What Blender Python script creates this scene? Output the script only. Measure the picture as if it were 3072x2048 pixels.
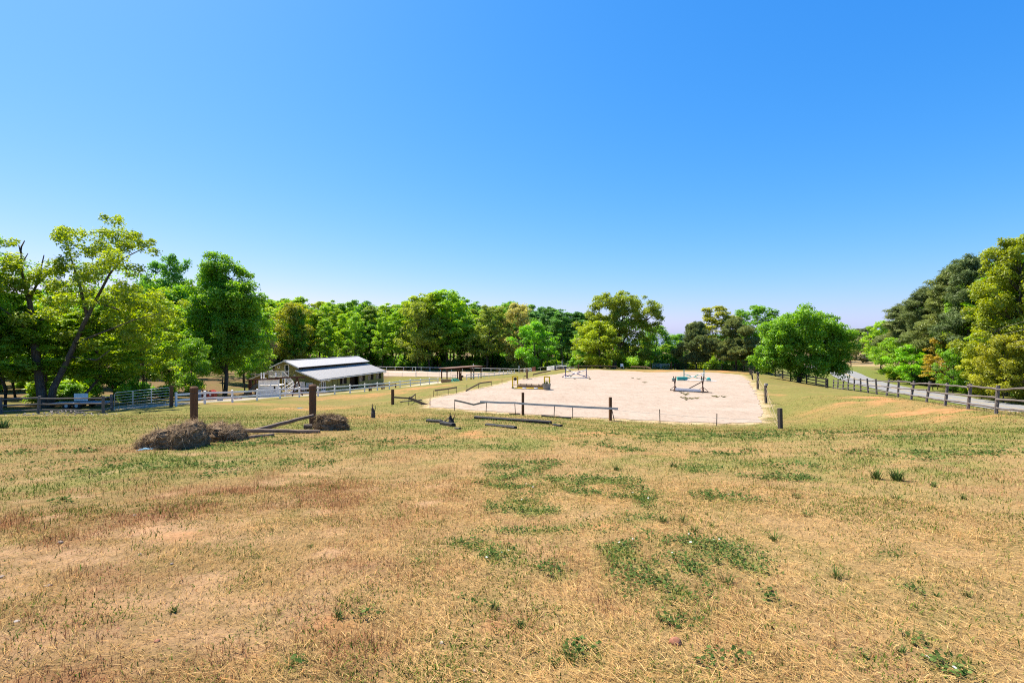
import bpy, math, random
import numpy as np
from mathutils import Vector, Matrix, Quaternion

# ------------------------------------------------------------------ camera, sky, sun, exposure
F, CU, CV, HC = 1536.0, 1536.0, 1024.0, 1.6        # focal length / principal point in photo pixels, eye height
sc = bpy.context.scene
for o in list(bpy.data.objects):
    bpy.data.objects.remove(o)
COL = sc.collection
cam_d = bpy.data.cameras.new('camera'); cam_d.lens = 18.0; cam_d.sensor_width = 36.0
cam_d.clip_start = 0.05; cam_d.clip_end = 3000
cam = bpy.data.objects.new('camera', cam_d); COL.objects.link(cam)
cam.location = (0, 0, HC); cam.rotation_euler = (math.radians(90), 0, 0)
sc.camera = cam

SUN_EL, SUN_AZ = math.radians(61), math.radians(56)     # azimuth measured from straight ahead towards the left
world = bpy.data.worlds.new('World'); sc.world = world; world.use_nodes = True
wn = world.node_tree; wn.nodes.clear()
sky = wn.nodes.new('ShaderNodeTexSky'); sky.sky_type = 'NISHITA'; sky.sun_disc = False
sky.sun_elevation = SUN_EL; sky.sun_rotation = -SUN_AZ
sky.air_density = 1.0; sky.dust_density = 0.7; sky.ozone_density = 1.0; sky.altitude = 0
bg = wn.nodes.new('ShaderNodeBackground'); bg.inputs['Strength'].default_value = 0.099
wo = wn.nodes.new('ShaderNodeOutputWorld')
EXPO = 1.2
sep = wn.nodes.new('ShaderNodeSeparateColor'); cmb = wn.nodes.new('ShaderNodeCombineColor'); wn.links.new(sky.outputs['Color'], sep.inputs[0])
for ch_, (pw_, k_) in enumerate(((1.9, 2.25), (.9, 1.25), (.4, 1.385))):          # one colour grade for the whole sky
    m1_ = wn.nodes.new('ShaderNodeMath'); m1_.operation = 'MULTIPLY'; m1_.inputs[1].default_value = .1
    m2_ = wn.nodes.new('ShaderNodeMath'); m2_.operation = 'POWER'; m2_.inputs[1].default_value = pw_
    m3_ = wn.nodes.new('ShaderNodeMath'); m3_.operation = 'MULTIPLY'; m3_.inputs[1].default_value = k_ / (2 ** EXPO * .1)
    wn.links.new(sep.outputs[ch_], m1_.inputs[0]); wn.links.new(m1_.outputs[0], m2_.inputs[0]); wn.links.new(m2_.outputs[0], m3_.inputs[0]); wn.links.new(m3_.outputs[0], cmb.inputs[ch_])
bg.inputs['Strength'].default_value = 0.1
wn.links.new(cmb.outputs[0], bg.inputs['Color']); wn.links.new(bg.outputs[0], wo.inputs['Surface'])
sun_d = bpy.data.lights.new('sun', 'SUN'); sun_d.energy = 4.5; sun_d.angle = math.radians(0.53); sun_d.color = (1.0, 0.93, 0.80)
sun = bpy.data.objects.new('sun', sun_d); COL.objects.link(sun)
SDIR = Vector((-math.sin(SUN_AZ) * math.cos(SUN_EL), math.cos(SUN_AZ) * math.cos(SUN_EL), math.sin(SUN_EL)))
sun.rotation_euler = SDIR.to_track_quat('Z', 'Y').to_euler()
sun.location = SDIR * 200
vs = sc.view_settings; vs.view_transform = 'Standard'; vs.look = 'None'; vs.exposure = EXPO; vs.gamma = 1.0
vs.use_curve_mapping = False
sc.render.engine = 'CYCLES'
cy = sc.cycles; cy.max_bounces = 8; cy.diffuse_bounces = 5; cy.glossy_bounces = 2; cy.transmission_bounces = 5; cy.transparent_max_bounces = 4
cy.caustics_reflective = False; cy.caustics_refractive = False
cy.use_denoising = False; cy.filter_width = 1.1

rng = np.random.default_rng(7)
random.seed(7)

# ------------------------------------------------------------------ terrain function
def _hash(ix, iy, s):
    h = (ix.astype(np.int64) * 374761393 + iy.astype(np.int64) * 668265263 + s * 1442695041) & 0xffffffff
    h = ((h ^ (h >> 13)) * 1274126177) & 0xffffffff
    return ((h ^ (h >> 16)) & 0xffff) / 65535.0
def vnoise(x, y, s=0):
    x = np.asarray(x, float); y = np.asarray(y, float)
    ix, iy = np.floor(x), np.floor(y); fx, fy = x - ix, y - iy
    fx = fx * fx * (3 - 2 * fx); fy = fy * fy * (3 - 2 * fy)
    a, b = _hash(ix, iy, s), _hash(ix + 1, iy, s); c, d = _hash(ix, iy + 1, s), _hash(ix + 1, iy + 1, s)
    return (a * (1 - fx) + b * fx) * (1 - fy) + (c * (1 - fx) + d * fx) * fy
def fbm(x, y, s=0, o=4):
    t, a, n = 0, 0.5, 0
    for i in range(o):
        t = t + a * vnoise(x * 2 ** i, y * 2 ** i, s + i); n += a; a *= 0.55
    return t / n
def sstep(a, b, x):
    t = np.clip((x - a) / (b - a), 0, 1); return t * t * (3 - 2 * t)

CP = []                                             # terrain control points: where the ground is
def cuv(u, v, Y): CP.append(((u - CU) / F * Y, Y, HC - (v - CV) / F * Y))
def cxy(x, y, z): CP.append((x, y, z))
for x in (-8, -3, 0, 3, 8): cxy(x, 0, 0); cxy(x, 2.4, -0.03)
for x, z in ((-20, 0.2), (0, 0.6), (20, 0.4)): cxy(x, -18, z)
for Y, z in ((6, -.27), (10, -.64), (16, -1.15), (22, -1.75), (28, -2.4)): cxy(0, Y, z)
for Y, z in ((6, -.27), (11, -.75), (16, -1.12)): cxy(-Y * .64, Y, z); cxy(Y * .6, Y, z + .02)
cuv(2341, 1287, 26); cuv(2298, 1204.6, 39); cuv(2273, 1159, 51)
cuv(2990, 1240, 22); cuv(2911, 1226, 24.7); cuv(2842, 1217, 27.5); cuv(2791, 1206, 30.2); cuv(2742, 1197, 33); cuv(2706, 1191, 35.7)
cuv(2672, 1186, 38.4); cuv(2640, 1181, 44); cuv(2570, 1176, 51); cuv(2502, 1170, 60); cuv(2398, 1148, 70); cuv(2319, 1125, 84)
cuv(2341, 1301, 19.5); cuv(2000, 1292, 20); cuv(2650, 1290, 19); cuv(3072, 1290, 15.5); cuv(3060, 1243, 24); cuv(3060, 1243, 28); cuv(2960, 1233, 27); cuv(2960, 1232, 31); cuv(2880, 1222, 31.5); cuv(2880, 1220, 36); cuv(2800, 1211, 35); cuv(2800, 1207, 40); cuv(3072, 1330, 11); cxy(20, 5, -.1); cxy(26, 16, -1.0)
for u, v, Y in ((0, 1245, 38), (114, 1237, 38), (310, 1241, 38), (342, 1233, 40), (510, 1219, 40.5), (528, 1217, 41), (614, 1211, 43.4), (697, 1206, 45.6),
                (771, 1200, 49.5), (840, 1193.5, 52), (898, 1191, 54), (954, 1188, 56.5), (1004, 1183, 60), (1050, 1179, 63.5), (1094, 1175, 66.5),
                (1132, 1172, 69.5), (1168, 1167, 73.5), (1200, 1162, 77), (1231, 1158.5, 80), (1261, 1156, 83), (1288, 1154, 85.5), (1314, 1152, 88),
                (1385, 1142, 92), (1435, 1136, 98), (1482, 1131, 104), (1544, 1127, 112)):
    cuv(u, v, Y)
for Y, z in ((22, -1.8), (30, -2.75)): cxy(-Y * .75, Y, z)
cxy(-11, 24, -2.0); cxy(-9, 30, -2.7); cxy(-16, 38, -3.6); cxy(-13, 48, -4.2)
cuv(815, 1189.5, 62); cuv(700, 1193, 58); cuv(600, 1200, 56)
cuv(958, 1179, 90); cuv(1150, 1147, 116); cxy(-47, 92, -7.45); cxy(-42, 118, -7.6)
for x, y in ((-32, 127), (-15, 123), (2, 140), (-45, 152), (-20, 150)): cxy(x, y, -7.0)
for x in (-160, -110, -60, -20, 20): cxy(x, 175, -7.4); cxy(x, 260, -7.8)
cuv(1735, 1105.5, 88); cuv(1840, 1106, 95); cuv(2088, 1110, 90); cuv(2207, 1112, 88); cuv(1600, 1118, 105); cuv(1660, 1112, 100)
cxy(15, 130, -5.2); cxy(45, 120, -5.4); cxy(45, 95, -4.4)
cxy(-60, 60, -4.9); cxy(-60, 100, -6.4); cxy(-90, 60, -5); cxy(-55, 40, -3.7); cxy(-40, 20, -1.6); cxy(-120, 110, -6.8)
for x, y in ((72, 50), (76, 75), (84, 95), (100, 70), (120, 110), (90, 130), (75, 30)): cxy(x, y, -5.3)
for x, y in ((46, 30), (46, 10), (50, 50), (54, 66), (56.5, 80), (67, 102), (77, 122)): cxy(x, y, -5.55)
cxy(34, 30, -3.2); cxy(40, 45, -4.4); cxy(30, 12, -1.8); cxy(45, 75, -4.9); cxy(38, 0, -2)
for x, y in ((110, 200), (140, 260), (60, 220), (0, 400), (-300, 300), (300, 300), (-300, 0), (300, 0), (180, 150)): cxy(x, y, -7.2)
cxy(-150, 0, -3); cxy(150, 20, -5)
for x, y in ((0, 600), (500, 600), (-500, 600), (-600, 100), (600, 100)): cxy(x, y, -6.5)

# sand arena outline (its level is 4.6 m under the eye)
ARZ = HC - 4.6
_AR = [(1290, 1219), (1293, 1205), (1299, 1194), (1355, 1183), (1396, 1173), (1473, 1159), (1537, 1141.5), (1591, 1135), (1626, 1128), (1699, 1118), (1735, 1109.5),
       (1799, 1108.5), (1870, 1112), (1948, 1116), (2050, 1114.5), (2130, 1116), (2218, 1123), (2246, 1141), (2263, 1169), (2275, 1200), (2286, 1232), (2276, 1264),
       (2218, 1267), (2050, 1264.5), (1860, 1254), (1700, 1245.5), (1571, 1238), (1454, 1231.5), (1351, 1222)]
ARENA = np.array([((u - CU) / (v - CV) * 4.6, F * 4.6 / (v - CV)) for u, v in _AR])
for x, y in ARENA: cxy(x, y, ARZ - .02)
CPA = np.array(CP)
def _U(r2): return np.where(r2 > 1e-9, 0.5 * r2 * np.log(np.maximum(r2, 1e-9)), 0.0)
_S = 40.0
_px, _py = CPA[:, 0] / _S, CPA[:, 1] / _S
_n = len(CPA)
_K = _U((_px[:, None] - _px[None]) ** 2 + (_py[:, None] - _py[None]) ** 2) + np.eye(_n) * 0.004
_P = np.stack([np.ones(_n), _px, _py], 1)
_A = np.block([[_K, _P], [_P.T, np.zeros((3, 3))]])
_w = np.linalg.solve(_A, np.concatenate([CPA[:, 2], np.zeros(3)]))
def poly_sd(x, y, poly):
    """signed distance to a polygon, negative inside"""
    d = np.full(x.shape, 1e9); ins = np.zeros(x.shape, bool)
    n = len(poly)
    for i in range(n):
        ax, ay = poly[i]; bx, by = poly[(i + 1) % n]
        ex, ey = bx - ax, by - ay
        t = np.clip(((x - ax) * ex + (y - ay) * ey) / (ex * ex + ey * ey), 0, 1)
        d = np.minimum(d, (x - ax - t * ex) ** 2 + (y - ay - t * ey) ** 2)
        c = ((ay > y) != (by > y)) & (x < (bx - ax) * (y - ay) / (by - ay + 1e-12) + ax)
        ins ^= c
    d = np.sqrt(d); return np.where(ins, -d, d)
ROAD = np.array([(48.5, -60), (48.8, 0), (50.2, 30), (52.9, 53), (54.2, 62), (56.2, 73), (60.6, 87), (67, 101), (74, 114), (80, 127), (84, 145), (84, 170), (78, 210)])
def _catmull(P, n=14):
    Q = np.vstack([2 * P[0] - P[1], P, 2 * P[-1] - P[-2]]); out = []
    for i in range(1, len(Q) - 2):
        for k in range(n):
            t = k / n; a, b, c, d = Q[i - 1], Q[i], Q[i + 1], Q[i + 2]
            out.append(.5 * ((2 * b) + (-a + c) * t + (2 * a - 5 * b + 4 * c - d) * t * t + (-a + 3 * b - 3 * c + d) * t ** 3))
    out.append(P[-1]); return np.array(out)
ROADC = _catmull(ROAD)
ROADZ = -5.42
PEN = np.array([((u - CU) / F * Y, Y) for u, Y in ((1040, 129), (1180, 127), (1372, 123), (1470, 128), (1556, 140), (1400, 145), (1160, 152), (1000, 156))])
PENZ = -7.0
def line_d(x, y, L):
    d = np.full(x.shape, 1e9)
    for i in range(len(L) - 1):
        ax, ay = L[i]; ex, ey = L[i + 1] - L[i]
        t = np.clip(((x - ax) * ex + (y - ay) * ey) / (ex * ex + ey * ey), 0, 1)
        d = np.minimum(d, (x - ax - t * ex) ** 2 + (y - ay - t * ey) ** 2)
    return np.sqrt(d)
def terr(x, y):
    x = np.asarray(x, float); y = np.asarray(y, float); sh = np.broadcast(x, y).shape
    x = np.broadcast_to(x, sh).ravel(); y = np.broadcast_to(y, sh).ravel()
    z = np.empty(x.size)
    for i in range(0, x.size, 40000):
        xs, ys = x[i:i + 40000] / _S, y[i:i + 40000] / _S
        k = _U((xs[:, None] - _px[None]) ** 2 + (ys[:, None] - _py[None]) ** 2)
        z[i:i + 40000] = k @ _w[:_n] + _w[_n] + _w[_n + 1] * xs + _w[_n + 2] * ys
    r = np.hypot(x, y)
    z = z + (fbm(x * .9, y * .9, 3) - .5) * .05 * sstep(1, 6, r) + (fbm(x * .12, y * .12, 9) - .5) * .3 * sstep(14, 60, r)
    m = (np.abs(x - 10) < 45) & (y > 15) & (y < 110)
    if m.any():
        w = np.zeros(x.size); w[m] = 1 - sstep(0.6, 4.0, poly_sd(x[m], y[m], ARENA)); z = z * (1 - w) + (ARZ - .05) * w
    m = (np.abs(x + 15) < 60) & (y > 105) & (y < 175)
    if m.any():
        w = np.zeros(x.size); w[m] = 1 - sstep(0.8, 8.0, poly_sd(x[m], y[m], PEN)); z = z * (1 - w) + (PENZ - .05) * w
    m = (x > 30) & (x < 110) & (y < 230) & (y > -80)
    if m.any():
        w = np.zeros(x.size); w[m] = 1 - sstep(3.2, 9.0, line_d(x[m], y[m], ROADC[::4])); z = z * (1 - w) + (ROADZ - .06) * w
    return z.reshape(sh) if sh else float(z[0])
def tz(x, y): return float(terr(np.array([x]), np.array([y]))[0])
def gp(u, Y):
    """ground point at photo column u, Y metres ahead"""
    X = (u - CU) / F * Y; return Vector((X, Y, tz(X, Y)))
def pt(u, v, Y): return Vector(((u - CU) / F * Y, Y, HC - (v - CV) / F * Y))
_ys = np.exp(np.linspace(math.log(1.2), math.log(260), 700))
def G(u, v):
    """where the line of sight through photo pixel (u, v) meets the ground"""
    X = (u - CU) / F * _ys; zr = HC - (v - CV) / F * _ys
    b = zr - terr(X, _ys) < 0
    i = int(np.argmax(b)) if b.any() else len(_ys) - 1
    return Vector((X[i], _ys[i], tz(X[i], _ys[i])))
def apt(u, v):
    """point on the arena sand at photo pixel"""
    Y = F * 4.6 / (v - CV); return Vector(((u - CU) / F * Y, Y, ARZ))

# ------------------------------------------------------------------ materials
def mat_new(name):
    m = bpy.data.materials.new(name); m.use_nodes = True; n = m.node_tree; n.nodes.clear()
    out = n.nodes.new('ShaderNodeOutputMaterial'); return m, n, out
def nd(n, t, **kw):
    o = n.nodes.new(t)
    for k, v in kw.items():
        if hasattr(o, k) and k not in o.inputs: setattr(o, k, v)
        else: o.inputs[k].default_value = v
    return o
def rgba(c): return (c[0], c[1], c[2], 1)
def ramp(n, stops):
    r = n.nodes.new('ShaderNodeValToRGB'); e = r.color_ramp.elements
    while len(e) < len(stops): e.new(0.5)
    for el, (p, c) in zip(e, stops): el.position = p; el.color = rgba(c)
    return r
def surf_mat(name, c1, c2, scale=6, rough=.8, bump=.3, coord='Object', stretch=(1, 1, 1), c3=None, detail=5, spec=.25, metal=0.0, bscale=None, dist=.02, stain=None):
    """a weathered surface: two or three tones of one colour mixed by noise, with bump"""
    m, n, out = mat_new(name); L = n.links
    tc = nd(n, 'ShaderNodeTexCoord'); mp = nd(n, 'ShaderNodeMapping'); mp.inputs['Scale'].default_value = stretch
    L.new(tc.outputs[coord], mp.inputs['Vector'])
    nz = nd(n, 'ShaderNodeTexNoise', Scale=scale, Detail=detail, Roughness=.65); L.new(mp.outputs[0], nz.inputs['Vector'])
    st = [(.3, c1), (.7, c2)] if c3 is None else [(.25, c1), (.5, c2), (.75, c3)]
    rp = ramp(n, st); L.new(nz.outputs['Fac'], rp.inputs[0])
    col = rp.outputs[0]
    if stain:
        n2 = nd(n, 'ShaderNodeTexNoise', Scale=stain[1], Detail=4, Roughness=.7); L.new(mp.outputs[0], n2.inputs['Vector'])
        r2 = ramp(n, [(stain[2], (0, 0, 0)), (stain[2] + .14, (1, 1, 1))]); L.new(n2.outputs['Fac'], r2.inputs[0])
        mx = nd(n, 'ShaderNodeMixRGB'); mx.inputs['Color2'].default_value = rgba(stain[0]); L.new(r2.outputs[0], mx.inputs['Fac']); L.new(col, mx.inputs['Color1']); col = mx.outputs[0]
    b = nd(n, 'ShaderNodeBsdfPrincipled', Roughness=rough, Metallic=metal); b.inputs['Specular IOR Level'].default_value = spec
    L.new(col, b.inputs['Base Color'])
    if bump:
        bs = nz.outputs['Fac']
        if bscale:
            n3 = nd(n, 'ShaderNodeTexNoise', Scale=bscale, Detail=4); L.new(mp.outputs[0], n3.inputs['Vector']); bs = n3.outputs['Fac']
        bp = nd(n, 'ShaderNodeBump', Strength=bump, Distance=dist); L.new(bs, bp.inputs['Height']); L.new(bp.outputs[0], b.inputs['Normal'])
    L.new(b.outputs[0], out.inputs[0]); return m
M = {}
M['white'] = surf_mat('white_vinyl', (.86, .80, .72), (.9, .85, .78), 4, .55, .05, stain=((.62, .56, .5), 2.2, .6))
M['white_far'] = surf_mat('white_paint', (.84, .78, .70), (.9, .85, .78), 3, .6, .05)
M['brown_post'] = surf_mat('brown_post', (.055, .026, .012), (.13, .062, .028), 9, .8, .5, stretch=(6, 6, .7), c3=(.2, .1, .045))
M['old_wood'] = surf_mat('weathered_wood', (.10, .085, .07), (.26, .22, .18), 7, .85, .6, stretch=(1.5, 7, 7), c3=(.4, .35, .29))
M['old_post'] = surf_mat('weathered_post', (.10, .085, .07), (.26, .22, .18), 7, .85, .6, stretch=(7, 7, 1), c3=(.4, .35, .29))
M['dark_wood'] = surf_mat('dark_wood', (.03, .024, .02), (.075, .06, .048), 7, .85, .5, stretch=(1.5, 6, 6), c3=(.13, .10, .08))
M['rail_grey'] = surf_mat('grey_split_rail', (.055, .047, .042), (.15, .125, .11), 7, .85, .6, stretch=(1.5, 7, 7), c3=(.28, .24, .21))
M['post_grey'] = surf_mat('grey_split_post', (.055, .047, .042), (.13, .11, .098), 7, .85, .6, stretch=(7, 7, 1), c3=(.22, .19, .17))
M['split_wood'] = surf_mat('split_rail_wood', (.05, .035, .025), (.17, .125, .09), 6, .85, .7, stretch=(1.5, 8, 8), c3=(.3, .23, .17))
M['black_wood'] = surf_mat('black_wood', (.012, .011, .012), (.035, .032, .03), 7, .7, .4, stretch=(2, 6, 6))
M['brown_beam'] = surf_mat('stained_beam', (.05, .018, .01), (.12, .042, .024), 6, .7, .3, stretch=(1, 5, 5))
M['steel'] = surf_mat('galvanised_steel', (.5, .48, .46), (.66, .64, .61), 8, .45, .05, metal=.3, spec=.5)
M['tpost'] = surf_mat('steel_post', (.03, .035, .03), (.09, .07, .055), 12, .7, .1, spec=.3)
M['strap'] = surf_mat('flexible_rail', (.17, .15, .12), (.3, .26, .21), 5, .7, .15, stretch=(2, 8, 8))
M['strap_grey'] = surf_mat('pale_flexible_rail', (.36, .34, .33), (.5, .475, .46), 5, .6, .15, stretch=(2, 8, 8))
M['strap_brown'] = surf_mat('brown_flexible_rail', (.11, .075, .045), (.2, .14, .085), 5, .7, .15, stretch=(2, 8, 8))
M['wire'] = surf_mat('wire', (.25, .22, .2), (.4, .36, .32), 5, .6, 0)
M['rope'] = surf_mat('rope', (.32, .24, .15), (.45, .36, .24), 30, .9, .2)
M['olive'] = surf_mat('olive_siding', (.27, .235, .07), (.295, .26, .082), .6, .75, 0)
M['olive_groove'] = surf_mat('olive_batten', (.22, .19, .06), (.25, .215, .07), 2, .75, 0)
M['roof_metal'] = surf_mat('white_roof_metal', (.46, .435, .405), (.51, .485, .455), .5, .42, .03, spec=.4)
M['roof_old'] = surf_mat('aged_roof_metal', (.29, .275, .255), (.37, .35, .33), .7, .45, .03, stretch=(2, .8, 1), spec=.4, stain=((.27, .22, .17), .55, .6))
M['trim'] = surf_mat('white_trim', (.80, .75, .68), (.86, .82, .76), 3, .6, .05)
M['dark_in'] = surf_mat('dark_interior', (.012, .008, .006), (.03, .02, .014), 2, .9, 0)
M['barn_door'] = surf_mat('dark_barn_door', (.025, .013, .009), (.055, .03, .02), 3, .8, .2)
M['shutter'] = surf_mat('raw_shutter_wood', (.27, .2, .145), (.4, .31, .23), 5, .8, .2, stretch=(4, 4, 1))
M['glass'] = surf_mat('dark_glass', (.015, .018, .02), (.03, .034, .04), 1, .08, 0, spec=.7)
M['yellow'] = surf_mat('yellow_paint', (.72, .47, .015), (.82, .56, .02), 6, .55, .1, stain=((.45, .3, .06), 6, .62))
M['blue'] = surf_mat('blue_paint', (.018, .025, .11), (.035, .045, .2), 6, .6, .1)
M['pole_white'] = surf_mat('jump_pole_white', (.68, .67, .64), (.8, .79, .76), 6, .6, .1)
M['teal'] = surf_mat('teal_paint', (.02, .25, .22), (.035, .36, .31), 5, .6, .1)
M['bark_log'] = surf_mat('log_bark', (.07, .042, .024), (.2, .135, .08), 5, .9, .8, stretch=(1.5, 6, 6), c3=(.36, .27, .17))
M['planter'] = surf_mat('grey_planter', (.17, .165, .13), (.27, .26, .21), 6, .8, .2)
M['tan_box'] = surf_mat('tan_feed_box', (.36, .2, .1), (.47, .28, .15), 3, .75, .1)
M['hose'] = surf_mat('green_netting', (.015, .17, .10), (.03, .27, .17), 8, .6, .4)
M['slide'] = surf_mat('dark_green_plastic', (.012, .02, .018), (.025, .034, .032), 2, .5, .02, spec=.4)
M['red_plastic'] = surf_mat('red_plastic', (.3, .03, .018), (.42, .055, .03), 2, .5, .02)
M['yellow_plastic'] = surf_mat('yellow_plastic', (.6, .4, .05), (.66, .45, .07), 2, .5, 0)
M['hay'] = surf_mat('old_hay', (.05, .032, .018), (.2, .135, .075), 14, .95, 1.0, c3=(.38, .27, .16), dist=.05)
M['twine'] = surf_mat('blue_twine', (.25, .45, .55), (.4, .6, .7), 30, .8, 0)
M['stone'] = surf_mat('field_stone', (.17, .12, .09), (.4, .31, .24), 12, .9, .5)
M['stone_grey'] = surf_mat('pale_stone', (.25, .215, .18), (.4, .35, .3), 14, .9, .4)
M['dung'] = surf_mat('reddish_clod', (.14, .05, .03), (.3, .13, .075), 12, .9, .6, c3=(.5, .28, .16))
M['gravel'] = surf_mat('grey_gravel', (.25, .235, .225), (.5, .475, .46), 14, .95, .5, coord='Object', detail=8)
M['asphalt'] = surf_mat('pale_asphalt', (.19, .185, .185), (.235, .23, .23), 3, .85, .2, detail=9, stain=((.17, .165, .165), .12, .6), bscale=40)
M['road_line'] = surf_mat('yellow_road_line', (.42, .3, .1), (.52, .38, .14), 3, .8, 0)
M['bark'] = surf_mat('bark', (.035, .028, .022), (.10, .08, .065), 3, .95, .9, stretch=(3, 3, .8), c3=(.18, .15, .125), dist=.06)
M['bark_pale'] = surf_mat('bark_pale', (.07, .058, .048), (.17, .145, .12), 3, .95, .9, stretch=(3, 3, .8), c3=(.27, .235, .2), dist=.06)
M['trailer'] = surf_mat('grey_deck', (.3, .32, .36), (.46, .48, .52), 3, .7, .1)
M['rust'] = surf_mat('rusty_gate', (.075, .045, .035), (.17, .09, .06), 8, .8, .2)
M['brick_red'] = surf_mat('reddish_panel', (.13, .045, .035), (.2, .07, .05), 6, .8, .3)

def leaf_mat(name, trans=.5, gloss=.025):
    m, n, out = mat_new(name); L = n.links
    oi = nd(n, 'ShaderNodeObjectInfo'); at = nd(n, 'ShaderNodeAttribute', attribute_name='var')
    rp = ramp(n, [(0, (1.45, 1.6, 1.4)), (.5, (2.4, 2.4, 2.1)), (1, (3.4, 3.25, 2.4))]); L.new(at.outputs['Fac'], rp.inputs[0])
    mx = nd(n, 'ShaderNodeMixRGB', blend_type='MULTIPLY', Fac=1.0); L.new(oi.outputs['Color'], mx.inputs['Color1']); L.new(rp.outputs[0], mx.inputs['Color2'])
    d = nd(n, 'ShaderNodeBsdfDiffuse'); t = nd(n, 'ShaderNodeBsdfTranslucent'); g = nd(n, 'ShaderNodeBsdfGlossy', Roughness=.42)
    hs = nd(n, 'ShaderNodeHueSaturation', Hue=.488, Saturation=1.12, Value=1.35); L.new(mx.outputs[0], hs.inputs['Color'])
    L.new(mx.outputs[0], d.inputs['Color']); L.new(hs.outputs[0], t.inputs['Color']); g.inputs['Color'].default_value = (1, 1, .9, 1)
    m1 = nd(n, 'ShaderNodeMixShader', Fac=trans); L.new(d.outputs[0], m1.inputs[1]); L.new(t.outputs[0], m1.inputs[2])
    m2 = nd(n, 'ShaderNodeMixShader', Fac=gloss); L.new(m1.outputs[0], m2.inputs[1]); L.new(g.outputs[0], m2.inputs[2])
    L.new(m2.outputs[0], out.inputs[0]); return m
M['leaf'] = leaf_mat('leaf'); M['needle'] = leaf_mat('needle', .3, .02)
def blade_mat(name, trans=.3):
    m, n, out = mat_new(name); L = n.links
    at = nd(n, 'ShaderNodeAttribute', attribute_name='col')
    d = nd(n, 'ShaderNodeBsdfDiffuse'); t = nd(n, 'ShaderNodeBsdfTranslucent')
    L.new(at.outputs['Color'], d.inputs['Color']); L.new(at.outputs['Color'], t.inputs['Color'])
    m1 = nd(n, 'ShaderNodeMixShader', Fac=trans); L.new(d.outputs[0], m1.inputs[1]); L.new(t.outputs[0], m1.inputs[2])
    L.new(m1.outputs[0], out.inputs[0]); return m
M['blade'] = blade_mat('grass_blade')

def ground_mat():
    m, n, out = mat_new('pasture'); L = n.links
    tc = nd(n, 'ShaderNodeTexCoord'); at = nd(n, 'ShaderNodeAttribute', attribute_name='col')
    a = nd(n, 'ShaderNodeTexNoise', Scale=3.2, Detail=9, Roughness=.75); L.new(tc.outputs['Object'], a.inputs['Vector'])
    b = nd(n, 'ShaderNodeTexNoise', Scale=38, Detail=6, Roughness=.7); L.new(tc.outputs['Object'], b.inputs['Vector'])
    r1 = ramp(n, [(.3, (.62, .66, .58)), (.52, (1, 1, 1)), (.72, (1.3, 1.22, 1.12))]); L.new(a.outputs['Fac'], r1.inputs[0])
    r2 = ramp(n, [(.3, (.62, .6, .56)), (.5, (1, 1, 1)), (.7, (1.28, 1.25, 1.2))]); L.new(b.outputs['Fac'], r2.inputs[0])
    m1 = nd(n, 'ShaderNodeMixRGB', blend_type='MULTIPLY', Fac=1.0); L.new(at.outputs['Color'], m1.inputs['Color1']); L.new(r1.outputs[0], m1.inputs['Color2'])
    m2 = nd(n, 'ShaderNodeMixRGB', blend_type='MULTIPLY', Fac=1.0); L.new(m1.outputs[0], m2.inputs['Color1']); L.new(r2.outputs[0], m2.inputs['Color2'])
    p = nd(n, 'ShaderNodeBsdfPrincipled', Roughness=.95); p.inputs['Specular IOR Level'].default_value = .1; L.new(m2.outputs[0], p.inputs['Base Color'])
    bp = nd(n, 'ShaderNodeBump', Strength=.8, Distance=.05); L.new(a.outputs['Fac'], bp.inputs['Height'])
    bq = nd(n, 'ShaderNodeBump', Strength=.7, Distance=.012); L.new(b.outputs['Fac'], bq.inputs['Height']); L.new(bp.outputs[0], bq.inputs['Normal'])
    L.new(bq.outputs[0], p.inputs['Normal']); L.new(p.outputs[0], out.inputs[0]); return m
M['pasture'] = ground_mat()
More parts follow.
